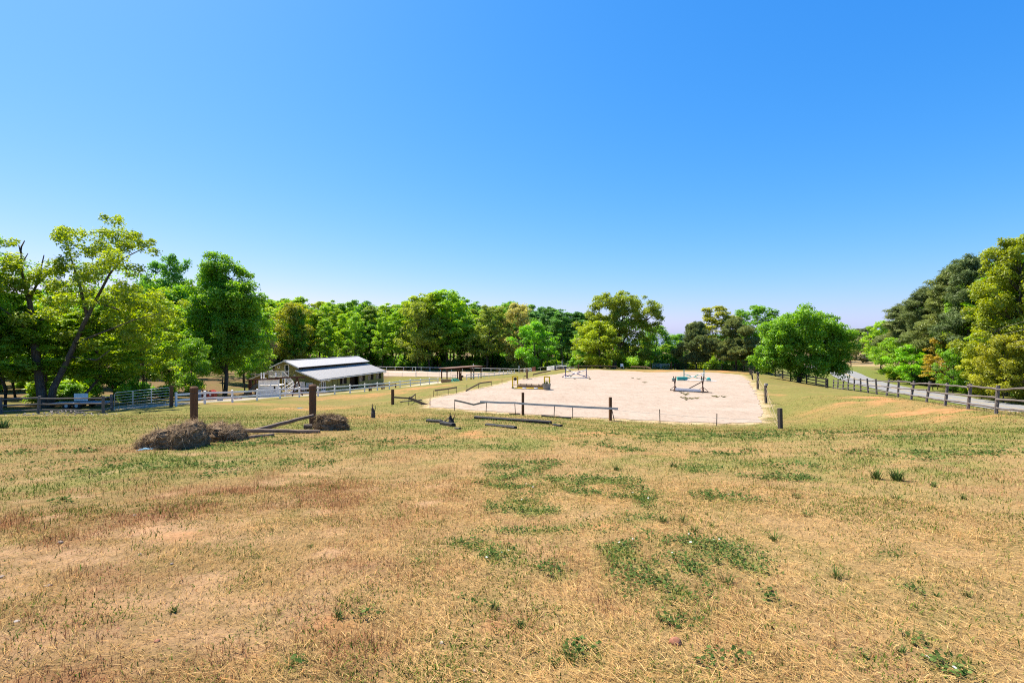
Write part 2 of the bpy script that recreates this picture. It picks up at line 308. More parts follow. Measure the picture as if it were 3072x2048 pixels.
def sand_mat():
    m, n, out = mat_new('arena_sand'); L = n.links
    tc = nd(n, 'ShaderNodeTexCoord')
    a = nd(n, 'ShaderNodeTexNoise', Scale=.35, Detail=8, Roughness=.7); L.new(tc.outputs['Object'], a.inputs['Vector'])
    mp = nd(n, 'ShaderNodeMapping'); mp.inputs['Rotation'].default_value = (0, 0, .39); mp.inputs['Scale'].default_value = (2.2, .5, 1); L.new(tc.outputs['Object'], mp.inputs['Vector'])
    c = nd(n, 'ShaderNodeTexNoise', Scale=1.3, Detail=8, Roughness=.75); L.new(mp.outputs[0], c.inputs['Vector'])
    b = nd(n, 'ShaderNodeTexNoise', Scale=4.5, Detail=9, Roughness=.8); L.new(tc.outputs['Object'], b.inputs['Vector'])
    r1 = ramp(n, [(.3, (.31, .235, .175)), (.52, (.345, .272, .208)), (.7, (.37, .30, .235))]); L.new(a.outputs['Fac'], r1.inputs[0])
    r3 = ramp(n, [(.3, (.84, .80, .76)), (.5, (1, 1, 1)), (.72, (1.07, 1.07, 1.06))]); L.new(c.outputs['Fac'], r3.inputs[0])
    r2 = ramp(n, [(.3, (.6, .54, .48)), (.42, (.97, .97, .97)), (.7, (1.1, 1.1, 1.09))]); L.new(b.outputs['Fac'], r2.inputs[0])
    m1 = nd(n, 'ShaderNodeMixRGB', blend_type='MULTIPLY', Fac=1.0); L.new(r1.outputs[0], m1.inputs['Color1']); L.new(r2.outputs[0], m1.inputs['Color2'])
    m2 = nd(n, 'ShaderNodeMixRGB', blend_type='MULTIPLY', Fac=1.0); L.new(m1.outputs[0], m2.inputs['Color1']); L.new(r3.outputs[0], m2.inputs['Color2'])
    p = nd(n, 'ShaderNodeBsdfPrincipled', Roughness=.95); p.inputs['Specular IOR Level'].default_value = .1; L.new(m2.outputs[0], p.inputs['Base Color'])
    vo = nd(n, 'ShaderNodeTexVoronoi', Scale=1.7); vo.inputs['Randomness'].default_value = 1.0; L.new(tc.outputs['Object'], vo.inputs['Vector'])      # hoof prints
    rv = ramp(n, [(.0, (.0, .0, .0)), (.2, (1, 1, 1))]); L.new(vo.outputs['Distance'], rv.inputs[0])
    rc = ramp(n, [(.0, (.72, .68, .64)), (.8, (1, 1, 1))]); L.new(rv.outputs[0], rc.inputs[0])
    m3 = nd(n, 'ShaderNodeMixRGB', blend_type='MULTIPLY', Fac=.45); L.new(m2.outputs[0], m3.inputs['Color1']); L.new(rc.outputs[0], m3.inputs['Color2']); L.new(m3.outputs[0], p.inputs['Base Color'])
    bp = nd(n, 'ShaderNodeBump', Strength=.7, Distance=.05); L.new(b.outputs['Fac'], bp.inputs['Height'])
    bv = nd(n, 'ShaderNodeBump', Strength=.8, Distance=.06); L.new(rv.outputs[0], bv.inputs['Height']); L.new(bp.outputs[0], bv.inputs['Normal']); L.new(bv.outputs[0], p.inputs['Normal'])
    L.new(p.outputs[0], out.inputs[0]); return m
M['sand'] = sand_mat()

# ------------------------------------------------------------------ mesh helpers
def mesh_np(name, V, Fc, mat, attrs=None, smooth=False):
    me = bpy.data.meshes.new(name); V = np.asarray(V, np.float32); Fc = np.asarray(Fc, np.int32)
    me.vertices.add(len(V)); me.vertices.foreach_set('co', V.ravel())
    k = Fc.shape[1]; me.loops.add(Fc.size); me.loops.foreach_set('vertex_index', Fc.ravel())
    me.polygons.add(len(Fc)); me.polygons.foreach_set('loop_start', np.arange(0, Fc.size, k, dtype=np.int32))
    me.polygons.foreach_set('use_smooth', np.full(len(Fc), smooth, bool))
    for an, (ty, data) in (attrs or {}).items():
        at = me.attributes.new(an, ty, 'POINT')
        at.data.foreach_set('color' if ty == 'FLOAT_COLOR' else 'value', np.asarray(data, np.float32).ravel())
    me.update(calc_edges=True); me.materials.append(M[mat]); return me
class MB:
    """collects boxes, beams and tubes into one mesh"""
    def __init__(s): s.v = []; s.f = []
    def add(s, V, Fs):
        b = len(s.v); s.v += [tuple(p) for p in V]; s.f += [tuple(i + b for i in f) for f in Fs]; return s
    def box(s, x0, x1, y0, y1, z0, z1):
        return s.add([(x, y, z) for z in (z0, z1) for x, y in ((x0, y0), (x1, y0), (x1, y1), (x0, y1))],
                     [(3, 2, 1, 0), (4, 5, 6, 7), (0, 1, 5, 4), (1, 2, 6, 5), (2, 3, 7, 6), (3, 0, 4, 7)])
    def beam(s, a, b, w, h, up=(0, 0, 1)):
        a, b = Vector(a), Vector(b); d = (b - a).normalized(); u = Vector(up)
        sx = d.cross(u)
        if sx.length < 1e-4: sx = d.cross(Vector((0, 1, 0)))
        sx.normalize(); uu = sx.cross(d).normalized()
        P = [p + sx * (i * w / 2) + uu * (j * h / 2) for p in (a, b) for i, j in ((-1, -1), (1, -1), (1, 1), (-1, 1))]
        return s.add(P, [(0, 3, 2, 1), (4, 5, 6, 7), (0, 1, 5, 4), (1, 2, 6, 5), (2, 3, 7, 6), (3, 0, 4, 7)])
    def tube(s, pts, rad, n=6, cap=True):
        pts = [Vector(p) for p in pts]
        if not hasattr(rad, '__len__'): rad = [rad] * len(pts)
        V = []; Fs = []
        for i, p in enumerate(pts):
            d = (pts[min(i + 1, len(pts) - 1)] - pts[max(i - 1, 0)]).normalized()
            x = d.cross(Vector((0, 0, 1)))
            if x.length < .05: x = d.cross(Vector((0, 1, 0)))
            x.normalize(); y = x.cross(d)
            V += [p + x * (rad[i] * math.cos(2 * math.pi * k / n)) + y * (rad[i] * math.sin(2 * math.pi * k / n)) for k in range(n)]
        for i in range(len(pts) - 1):
            for k in range(n):
                a, b = i * n + k, i * n + (k + 1) % n; Fs.append((a, b, b + n, a + n))
        if cap: Fs.append(tuple(range(n - 1, -1, -1))); Fs.append(tuple(range((len(pts) - 1) * n, len(pts) * n)))
        return s.add(V, Fs)
    def lathe(s, prof, n=12, c=(0, 0, 0), cap=True):
        V = [(c[0] + r * math.cos(2 * math.pi * k / n), c[1] + r * math.sin(2 * math.pi * k / n), c[2] + z) for r, z in prof for k in range(n)]
        Fs = [(i * n + k, i * n + (k + 1) % n, (i + 1) * n + (k + 1) % n, (i + 1) * n + k) for i in range(len(prof) - 1) for k in range(n)]
        if cap: Fs.append(tuple(range(n - 1, -1, -1))); Fs.append(tuple(range((len(prof) - 1) * n, len(prof) * n)))
        return s.add(V, Fs)
    def mesh(s, name, mat, smooth=False):
        me = bpy.data.meshes.new(name); me.from_pydata(s.v, [], s.f); me.materials.append(M[mat])
        if smooth: me.polygons.foreach_set('use_smooth', [True] * len(me.polygons))
        me.update(); return me
    def build(s, name, mat, parent=None, loc=(0, 0, 0), smooth=False): return obj(name, s.mesh(name, mat, smooth), parent, loc)
def obj(name, me, parent=None, loc=(0, 0, 0), rot=None, scale=None):
    o = bpy.data.objects.new(name, me); COL.objects.link(o); o.parent = parent; o.location = loc
    if rot is not None:
        if isinstance(rot, Quaternion): o.rotation_mode = 'QUATERNION'; o.rotation_quaternion = rot
        else: o.rotation_euler = rot
    if scale is not None: o.scale = scale
    return o
def tag(o, label, cat, group=None):
    o['label'] = label; o['category'] = cat
    if group: o['group'] = group
    return o
def thing(name, label, cat, loc=(0, 0, 0), rz=0, group=None):
    o = bpy.data.objects.new(name, None); COL.objects.link(o); o.location = loc; o.rotation_euler = (0, 0, rz); o.empty_display_size = .3
    return tag(o, label, cat, group)
def kind(o, k): o['kind'] = k; return o
def rough_beam(name, w, h, mat, segs=5, jit=.12, seed=0, chamfer=.2):
    """a beam of unit length along X (from 0 to 1) with real w x h section, chamfered, slightly uneven"""
    r = random.Random(seed); mb = MB(); V = []; c = chamfer
    sec = [(-.5 + c, -.5), (.5 - c, -.5), (.5, -.5 + c), (.5, .5 - c), (.5 - c, .5), (-.5 + c, .5), (-.5, .5 - c), (-.5, -.5 + c)]
    off = [(0, 0)]
    for i in range(segs + 1):
        oy, oz = (r.uniform(-1, 1) * jit * w, r.uniform(-1, 1) * jit * h); k = 1 + r.uniform(-1, 1) * jit
        for y, z in sec: V.append((i / segs, y * w * k + oy + r.uniform(-.3, .3) * jit * w, z * h * k + oz + r.uniform(-.3, .3) * jit * h))
    Fs = [(i * 8 + k, i * 8 + (k + 1) % 8, (i + 1) * 8 + (k + 1) % 8, (i + 1) * 8 + k) for i in range(segs) for k in range(8)]
    Fs.append(tuple(range(7, -1, -1))); Fs.append(tuple(range(segs * 8, segs * 8 + 8)))
    mb.add(V, Fs); return mb.mesh(name, mat)
def lay(name, me, a, b, parent=None, roll=0.0):
    """place a unit beam between two world points (parent has no rotation)"""
    a, b = Vector(a), Vector(b); d = b - a
    o0 = Vector(parent.location) if parent else Vector((0, 0, 0))
    x = d.normalized(); y = Vector((0, 0, 1)).cross(x)
    if y.length < 1e-4: y = Vector((0, 1, 0))
    y.normalize(); z = x.cross(y)
    q = Matrix((x, y, z)).transposed().to_quaternion()
    if roll: q = q @ Quaternion((1, 0, 0), roll)
    return obj(name, me, parent, a - o0, q, (d.length, 1, 1))
def post_mesh(name, w, h, mat, top='flat', seed=0, n=8, jit=.05):
    """an upright post standing on its origin; square or round"""
    r = random.Random(seed); mb = MB()
    if n == 4:
        mb.box(-w / 2, w / 2, -w / 2, w / 2, -.3, h)
        if top == 'cap':
            c = w * .62; mb.add([(-c, -c, h + .002), (c, -c, h + .002), (c, c, h + .002), (-c, c, h + .002), (-c, -c, h + .03), (c, -c, h + .03), (c, c, h + .03), (-c, c, h + .03), (0, 0, h + .07)],
                                [(3, 2, 1, 0), (0, 1, 5, 4), (1, 2, 6, 5), (2, 3, 7, 6), (3, 0, 4, 7), (4, 5, 8), (5, 6, 8), (6, 7, 8), (7, 4, 8)])
    else:
        rings = 6; prof = []
        V = []
        for i in range(rings + 1):
            z = -.3 + (h + .3) * i / rings; k = 1 + r.uniform(-jit, jit); ox, oy = r.uniform(-jit, jit) * w * .4, r.uniform(-jit, jit) * w * .4
            V += [(ox + w / 2 * k * math.cos(2 * math.pi * j / n) * (1 + r.uniform(-jit, jit)), oy + w / 2 * k * math.sin(2 * math.pi * j / n) * (1 + r.uniform(-jit, jit)), z) for j in range(n)]
        Fs = [(i * n + k, i * n + (k + 1) % n, (i + 1) * n + (k + 1) % n, (i + 1) * n + k) for i in range(rings) for k in range(n)]
        Fs.append(tuple(range(rings * n, rings * n + n))); mb.add(V, Fs)
    return mb.mesh(name, mat)

# ------------------------------------------------------------------ what grows where on the pasture
def _blobs(L):
    out = []
    for u, v, ru, rv, w in L:
        c = G(u, v); a = G(u, v + rv); b = G(u, max(v - rv, 1100))
        out.append((c.x, c.y, max(.08, ru / F * c.y), max(.08, min(abs(b.y - a.y) / 2, ru / F * c.y * 3.5)), w))
    return out
GREEN = _blobs([(1599, 1397, 110, 12, .8), (1571, 1427, 75, 17, .9), (1543, 1462, 62, 12, 1), (1696, 1436, 78, 18, .9), (1822, 1443, 62, 15, 1), (1594, 1515, 82, 30, .95),
    (1812, 1482, 130, 20, .7), (1942, 1506, 72, 24, .9), (1859, 1557, 100, 15, .8), (1650, 1594, 150, 15, .7), (1483, 1654, 82, 50, .8), (1645, 1715, 50, 30, .6),
    (1942, 1700, 80, 95, .85), (1724, 1970, 28, 30, .6), (2125, 1408, 58, 14, 1), (2186, 1359, 100, 10, .85), (2334, 1399, 110, 14, .85), (2371, 1441, 125, 14, .9), (2162, 1492, 75, 18, .7),
    (2209, 1664, 135, 32, .8), (2042, 1780, 62, 34, .8), (2302, 1784, 42, 42, .5), (2812, 1362, 260, 15, .75), (2789, 1775, 65, 22, .6), (2700, 1680, 90, 15, .5), (2046, 1690, 52, 60, .7),
    (2150, 1308, 280, 10, .75), (2700, 1312, 200, 9, .5), (1850, 1340, 110, 12, .55), (1500, 1345, 120, 12, .4), (2780, 1930, 60, 25, .5), (2130, 1990, 90, 40, .5), (2600, 1985, 60, 30, .45), (2900, 2010, 70, 25, .5),
    (800, 1330, 130, 12, .75), (960, 1345, 90, 10, .55), (560, 1400, 320, 22, .5), (230, 1355, 60, 8, .7), (60, 1360, 60, 8, .6), (180, 1510, 60, 14, .5), (520, 1405, 70, 10, .6), (900, 1390, 120, 16, .5),
    (1050, 1330, 140, 14, .5), (1250, 1330, 120, 16, .4), (760, 1255, 200, 9, .5), (560, 1262, 90, 6, .6), (1000, 1275, 90, 7, .4), (1360, 1255, 120, 7, .5), (1560, 1262, 140, 6, .55), (1820, 1268, 150, 5, .4),
    (2420, 1185, 90, 10, .7), (2360, 1215, 70, 14, .7), (2330, 1180, 40, 16, .6), (2540, 1255, 160, 12, .35), (2850, 1280, 180, 10, .45), (2480, 1300, 120, 8, .5), (2310, 1230, 18, 22, .8), (2285, 1160, 12, 40, .7),
    (1020, 1180, 70, 3, .9), (1240, 1160, 60, 5, .6), (1330, 1172, 70, 6, .5), (1640, 1124, 40, 4, .8), (1450, 1150, 90, 6, .4), (300, 1247, 60, 4, .7), (1110, 1840, 60, 30, .35), (1250, 1690, 60, 30, .3), (1420, 1810, 60, 30, .35), (880, 1985, 40, 40, .35)])
RED = _blobs([(300, 1560, 300, 45, .7), (620, 1480, 220, 24, .7), (80, 1590, 160, 40, .9), (440, 1590, 70, 16, .9), (900, 1525, 40, 12, .9), (520, 1745, 90, 20, .8), (150, 1780, 150, 50, .7), (250, 1930, 120, 40, .8), (900, 1480, 150, 25, .6), (1160, 1500, 120, 22, .5),
    (1500, 1900, 150, 60, .45), (900, 1740, 60, 18, .7), (1080, 1940, 120, 40, .5), (860, 1790, 60, 20, .6), (1300, 1590, 200, 30, .35), (1950, 1272, 300, 6, .8), (2250, 1285, 90, 7, .8), (2380, 1260, 110, 18, .5), (1800, 1820, 120, 40, .4), (2200, 1900, 150, 60, .3), (2620, 1285, 160, 10, .4), (1000, 1262, 180, 7, .5), (2400, 1172, 50, 6, .5)])
DIRT = _blobs([(400, 1590, 130, 16, .8), (280, 1665, 160, 34, .8), (500, 1800, 240, 50, .65), (620, 1920, 220, 70, .7), (300, 1900, 100, 40, .6), (1260, 1507, 48, 10, .9), (1010, 1668, 52, 14, .9), (990, 1532, 50, 12, .6), (1300, 1460, 40, 10, .6), (700, 1620, 120, 22, .6), (870, 1520, 70, 14, .7), (100, 1720, 140, 40, .6), (980, 1720, 140, 30, .4),
    (1760, 1550, 60, 12, .5), (1600, 1680, 80, 20, .35), (430, 1345, 60, 8, .7), (560, 1360, 130, 6, .5), (1640, 1640, 120, 20, .3)])
CLAY = _blobs([(1450, 1885, 42, 22, .9), (1005, 1868, 30, 24, .8), (560, 1612, 90, 14, .55), (1430, 1302, 70, 8, .85), (1290, 1312, 90, 9, .5), (930, 1228, 130, 7, .8), (1130, 1248, 130, 7, .8), (1800, 1300, 60, 4, .9), (1660, 1312, 90, 5, .5), (1900, 1308, 60, 4, .4), (2650, 1205, 130, 8, .9), (2790, 1233, 110, 10, 1.5), (2610, 1192, 60, 5, 1.3), (2670, 1203, 60, 5, 1.4), (2900, 1250, 110, 10, .9), (2560, 1215, 120, 12, .5), (2480, 1230, 110, 12, .45), (2312, 1184, 14, 6, .95), (2560, 1235, 20, 6, .5), (2700, 1218, 90, 6, .5),
    (1100, 1184, 130, 4, .9), (1230, 1166, 60, 4, .9), (1000, 1196, 90, 4, .8), (770, 1211, 160, 3, .75), (1330, 1156, 60, 3, .7), (1040, 1192, 100, 6, .6), (2400, 1150, 30, 4, .5), (2000, 1112, 160, 2.5, .9), (2170, 1115, 60, 3, .9), (1480, 1140, 60, 4, .4), (2950, 1262, 70, 8, .35), (2480, 1250, 60, 8, .3), (1560, 1303, 120, 5, .3), (2160, 1350, 80, 8, .3), (2020, 1365, 60, 8, .35), (1830, 1578, 30, 8, .5)])
def blobval(x, y, B):
    r = np.zeros(x.shape)
    wx = (fbm(x * 1.1, y * 1.1, 21) - .5); wy = (fbm(x * 1.1, y * 1.1, 31) - .5)
    f = fbm(x * 3.3, y * 3.3, 41, 3) - .5
    for cx, cy, rx, ry, w in B:
        m = (np.abs(x - cx) < rx * 2) & (np.abs(y - cy) < ry * 2)
        if not m.any(): continue
        s = min(rx, ry, 1.2)
        d = np.hypot((x[m] - cx + wx[m] * s * 2.4) / rx, (y[m] - cy + wy[m] * s * 2.4) / ry)
        r[m] = np.maximum(r[m], w * np.clip(1.35 - d * .9 + f[m] * 1.9, 0, 1))
    return np.clip(r, 0, 1.5)
def masks(x, y):
    g, rd, di, cl = (blobval(x, y, B) for B in (GREEN, RED, DIRT, CLAY))
    r = np.hypot(x, y)
    n1 = fbm(x * .35, y * .35, 51); n2 = fbm(x * 1.3, y * 1.3, 61); n3 = fbm(x * .8 + y * .2, y * .5, 71)
    g = np.minimum(g, 1); rd = np.minimum(rd, 1); di = np.minimum(di, 1)
    left = sstep(2, -8, x / np.maximum(y, 1) * 10)
    g = np.maximum(g, sstep(.52, .75, n2) * (.25 + .35 * sstep(7, 12, r)))
    g = np.maximum(g, sstep(.38, .64, n1) * .85 * sstep(6, 11, r)); g = np.maximum(g, sstep(.4, .62, fbm(x * .18, y * .55, 53)) * .6 * sstep(9, 15, r))
    rd = np.maximum(rd, sstep(.46, .68, n3) * (.2 + .5 * left)); rd = np.clip(rd * (.25 + 1.15 * sstep(.35, .65, fbm(x * 2.6, y * 2.6, 73))), 0, 1)
    di = np.maximum(di * .8, sstep(.56, .76, fbm(x * 1.9, y * 1.9, 81)) * (.15 + .45 * left) * sstep(14, 8, r)); di = di * np.clip(.25 + 1.5 * fbm(x * 6, y * 6, 83, 3), 0, 1)
    cl = np.maximum(cl, sstep(.66, .8, fbm(x * .25, y * .25, 91)) * .35 * sstep(12, 20, r)); k_ = np.where(r < 14, 6.0, 1.6); cl = np.clip(cl * np.clip(.1 + 1.5 * fbm(x * k_, y * k_ * .8, 93, 4), 0, 1), 0, 1)
    k2 = np.where(r < 9, 4.5, 2.0); g = g * np.clip(.2 + 1.7 * sstep(.3, .68, fbm(x * k2, y * k2, 95, 4)), 0, 1)
    return g, rd, di, cl, left
C_STRAW = np.array((.30, .205, .10)); C_STRAW2 = np.array((.23, .155, .075)); C_GREEN = np.array((.085, .125, .026)); C_RED = np.array((.23, .125, .065)); C_DIRT = np.array((.42, .27, .175)); C_CLAY = np.array((.43, .205, .095))  # straw bases kept darker, painting in the shade of gaps between blades
def mixc(a, b, t): return a * (1 - t[:, None]) + b * t[:, None]
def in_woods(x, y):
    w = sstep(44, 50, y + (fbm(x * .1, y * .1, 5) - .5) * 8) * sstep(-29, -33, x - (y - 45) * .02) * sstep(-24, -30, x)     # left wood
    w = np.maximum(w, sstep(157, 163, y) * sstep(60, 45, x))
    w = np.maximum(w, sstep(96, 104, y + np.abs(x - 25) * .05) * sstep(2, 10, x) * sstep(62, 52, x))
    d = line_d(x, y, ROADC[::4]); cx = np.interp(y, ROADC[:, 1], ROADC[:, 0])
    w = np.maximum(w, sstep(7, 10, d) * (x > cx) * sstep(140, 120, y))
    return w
def ground_cols(x, y):
    g, rd, di, cl, left = masks(x, y)
    c = mixc(np.tile(C_STRAW, (len(x), 1)), C_STRAW2, left)
    c = mixc(c, C_RED, rd * .8); c = mixc(c, C_GREEN * 1.35, g * .75); c = mixc(c, C_DIRT, di * .9); c = mixc(c, C_CLAY, cl * .95)
    r = np.hypot(x, y)
    c = mixc(c, np.array((.15, .155, .04)), .65 * sstep(9, 30, r) * (.4 + 1.2 * fbm(x * .16, y * .3, 23)) * (1 - cl) * (1 - di))       # finer, greener turf further off
    gv = sstep(1.5, 0, np.abs(line_d(x, y, np.array(((-31, 45.5), (-29.3, 52), (-27.5, 60.), (-28, 70)))) - 0) - 2.6) ; c = mixc(c, np.array((.33, .31, .30)), gv * .9)
    dw = sstep(2, .5, line_d(x, y, np.array(((-29, 86), (-21.5, 83.5), (-18.5, 92), (-16, 106)))) - 2.2); c = mixc(c, np.array((.52, .44, .36)), dw * .85)
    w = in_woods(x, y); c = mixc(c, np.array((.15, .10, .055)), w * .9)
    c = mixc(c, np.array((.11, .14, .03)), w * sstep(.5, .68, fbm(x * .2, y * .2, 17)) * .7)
    d = line_d(x, y, ROADC[::4]); c = mixc(c, np.array((.12, .16, .035)), sstep(16, 9, d) * .75 * (1 - w))
    far = sstep(150, 175, y) * sstep(55, 70, x); c = mixc(c, np.array((.34, .26, .15)), far * .9)
    e = poly_sd(x, y, ARENA); c = mixc(c, np.array((.5, .38, .26)), sstep(.9, .1, e + (fbm(x * 2, y * 2, 19) - .5) * 1.6) * .8)
    return c * np.array((1.0, .94, .83))

# ------------------------------------------------------------------ ground sheet
def axis(lo, hi, c, d0, g):
    a = [c]; d = d0
    while a[-1] < hi: a.append(a[-1] + d); d *= g
    b = [c]; d = d0
    while b[-1] > lo: b.append(b[-1] - d); d *= g
    return np.array(sorted(set(b[1:] + a)))
gx = axis(-700, 700, 0, .11, 1.027); gy = axis(-60, 900, 3.5, .08, 1.0165)
XX, YY = np.meshgrid(gx, gy); xf, yf = XX.ravel(), YY.ravel(); zf = terr(xf, yf)
near = np.clip(1 - np.hypot(xf, yf) / 14, 0, 1); zf = zf + near * ((fbm(xf * 5, yf * 5, 101) - .5) * .05 + (fbm(xf * 16, yf * 16, 103, 2) - .5) * .014)
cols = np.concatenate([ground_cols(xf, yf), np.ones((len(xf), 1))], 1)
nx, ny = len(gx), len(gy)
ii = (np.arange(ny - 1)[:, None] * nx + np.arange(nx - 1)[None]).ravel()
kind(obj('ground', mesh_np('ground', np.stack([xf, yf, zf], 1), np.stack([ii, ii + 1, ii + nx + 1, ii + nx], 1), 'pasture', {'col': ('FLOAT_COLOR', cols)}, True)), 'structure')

def sheet(name, poly, z, mat, step=.5, amp=.35, s=1):
    """a flat sheet with an uneven edge"""
    P = []; n = len(poly)
    for i in range(n):
        a, b = poly[i], poly[(i + 1) % n]; k = max(1, int(np.hypot(*(b - a)) / step))
        for j in range(k): P.append(a + (b - a) * j / k)
    P = np.array(P); c = P.mean(0); d = (P - c) / np.linalg.norm(P - c, axis=1)[:, None]
    P = P + d * ((fbm(P[:, 0] * 1.1, P[:, 1] * 1.1, s) - .5) * 2 * amp)[:, None]
    import bmesh
    bm = bmesh.new(); vs_ = [bm.verts.new((p[0], p[1], z)) for p in P]; f = bm.faces.new(vs_)
    bmesh.ops.triangulate(bm, faces=[f]); bm.normal_update()
    for q in bm.faces:
        if q.normal.z < 0: q.normal_flip()
    me = bpy.data.meshes.new(name); bm.to_mesh(me); bm.free(); me.materials.append(M[mat])
    return kind(obj(name, me), 'structure')
sheet('sand_arena', ARENA, ARZ - .03, 'sand', .3, .55)
sheet('sand_pen', PEN, PENZ, 'sand', .8, .5, 4)

# ------------------------------------------------------------------ road
def ribbon(name, off0, off1, z, mat, s0=0, s1=None):
    C = ROADC[s0:s1]; T = np.gradient(C, axis=0); T /= np.linalg.norm(T, axis=1)[:, None]; N = np.stack([T[:, 1], -T[:, 0]], 1)
    A = C + N * off0; B = C + N * off1; n = len(C)
    V = np.concatenate([np.c_[A, np.full(n, z)], np.c_[B, np.full(n, z)]]); i = np.arange(n - 1)
    return obj(name, mesh_np(name, V, np.stack([i, i + n, i + n + 1, i + 1], 1), mat))
kind(ribbon('road', -2.9, 2.9, ROADZ, 'asphalt'), 'structure')
for a, b in ((-.17, -.07), (.07, .17)): kind(ribbon('road_line', a, b, ROADZ + .005, 'road_line'), 'structure')

# ------------------------------------------------------------------ grass: mown, sun-bleached, uncountable
def scatter(n, r0, r1, p):
    """points on the pasture all round the front of the camera, density falling with distance"""
    u = rng.random(n); r = (r0 ** (2 - p) + u * (r1 ** (2 - p) - r0 ** (2 - p))) ** (1 / (2 - p))
    th = (rng.random(n) - .5) * math.radians(116); return r * np.sin(th), r * np.cos(th), r
def clear(x, y):
    k = np.ones(x.shape, bool)
    k &= ~((np.abs(x - 10) < 45) & (y > 15) & (poly_sd(x, y, ARENA) < .1 + (fbm(x * 1.5, y * 1.5, 77) - .35) * 1.0))
    return k
def ground_z(x, y):
    z = terr(x, y); nr = np.clip(1 - np.hypot(x, y) / 14, 0, 1)
    return z + nr * ((fbm(x * 5, y * 5, 101) - .5) * .05 + (fbm(x * 16, y * 16, 103, 2) - .5) * .014)
def grass(name, n, r0, r1, p, segs):
    x, y, r = scatter(n, r0, r1, p)
    k = clear(x, y); x, y, r = x[k], y[k], r[k]
    g, rd, di, cl, left = masks(x, y)
    dens = fbm(x * 5, y * 5, 111); bare = np.clip(di * 1.0 + cl * 1.0, 0, .93)
    k = rng.random(len(x)) > bare * (.75 + .5 * dens)
    x, y, r, g, rd, left = (a[k] for a in (x, y, r, g, rd, left)); n = len(x)
    q = rng.random(n); isg = q < g * .85 + .10 + .42 * sstep(.46, .72, fbm(x * 1.6, y * 1.6, 97)); isr = (~isg) & (rng.random(n) < rd * 1.05)
    flat = (~isg) & (~isr) & (rng.random(n) < .62)                  # cut straw lying on the turf
    lod = np.clip(r / 5.0, 1, 6)
    Ln = np.where(isg, rng.uniform(.018, .055, n), np.where(isr, rng.uniform(.03, .085, n), np.where(flat, rng.uniform(.03, .10, n), rng.uniform(.02, .06, n))))
    Ln *= (.5 + 1.6 * fbm(x * 2.2, y * 2.2, 121) ** 2 + .25 * fbm(x * .7, y * .7, 123)) * np.clip(lod ** .25, 1, 1.5)
    W = np.where(isg, .0055, np.where(isr, .0028, np.where(flat, .0021, .0029))) * rng.uniform(.6, 1.4, n) * lod ** .9
    az = rng.random(n) * 2 * np.pi
    wind = fbm(x * .5, y * .5, 131) * 7
    az = np.where(flat & (rng.random(n) < .55), wind + rng.normal(0, .5, n), az)
    el = np.where(flat, rng.uniform(.0, .22, n), np.where(isg, rng.uniform(.35, 1.3, n), rng.uniform(.7, 1.45, n)))
    z = ground_z(x, y) + np.where(flat, rng.uniform(.003, .028, n), -.004)
    D = np.stack([np.cos(az) * np.cos(el), np.sin(az) * np.cos(el), np.sin(el)], 1); S = np.stack([-np.sin(az), np.cos(az), rng.normal(0, .25, n)], 1)
    B = np.stack([x, y, z], 1)
    tone = rng.uniform(.45, 1.6, n)[:, None]  # random blade tone, range widened to paint in contrast of blade shadows
    straw = np.array((.56, .40, .19)); straw2 = np.array((.36, .26, .105))
    c = np.where(rng.random(n)[:, None] < .5, straw, straw2)
    c = c * (1 - .28 * left[:, None]) ; c = mixc(c, np.array((.5, .27, .10)), rng.random(n) ** 3 * .8)
    gc = np.where((rng.random(n) < .6)[:, None], np.array((.075, .13, .02)), np.array((.16, .19, .045)))
    c = np.where(isg[:, None], gc, np.where(isr[:, None], np.where((rng.random(n) < .6)[:, None], np.array((.27, .12, .06)), np.array((.36, .21, .10))), c)) * tone
    if segs == 2:
        mid = B + D * (Ln * .55)[:, None]; tip = B + D * Ln[:, None]; tip[:, 2] -= np.where(flat, 0, Ln * .25); w = W[:, None] / 2
        V = np.stack([B - S * w, B + S * w, mid + S * w * .8, mid - S * w * .8, tip], 1).reshape(-1, 3); i = np.arange(n) * 5
        Fc = np.concatenate([np.stack([i, i + 1, i + 2], 1), np.stack([i, i + 2, i + 3], 1), np.stack([i + 3, i + 2, i + 4], 1)]); m = 5
    else:
        w = W[:, None] / 2; tip = B + D * Ln[:, None]
        V = np.stack([B - S * w, B + S * w, tip], 1).reshape(-1, 3); i = np.arange(n) * 3; Fc = np.stack([i, i + 1, i + 2], 1); m = 3
    ca = np.repeat(np.concatenate([np.clip(c * np.array((1.06, 1.0, .90)), 0, 1), np.ones((n, 1))], 1), m, 0)
    return tag(kind(obj(name, mesh_np(name, V, Fc, 'blade', {'col': ('FLOAT_COLOR', ca)})), 'stuff'), 'short sun-bleached grass and cut straw covering the pasture', 'grass')
grass('grass', 215000, 1.4, 7.5, 1.35, 2)
grass('grass', 330000, 6.0, 46, 1.9, 1)
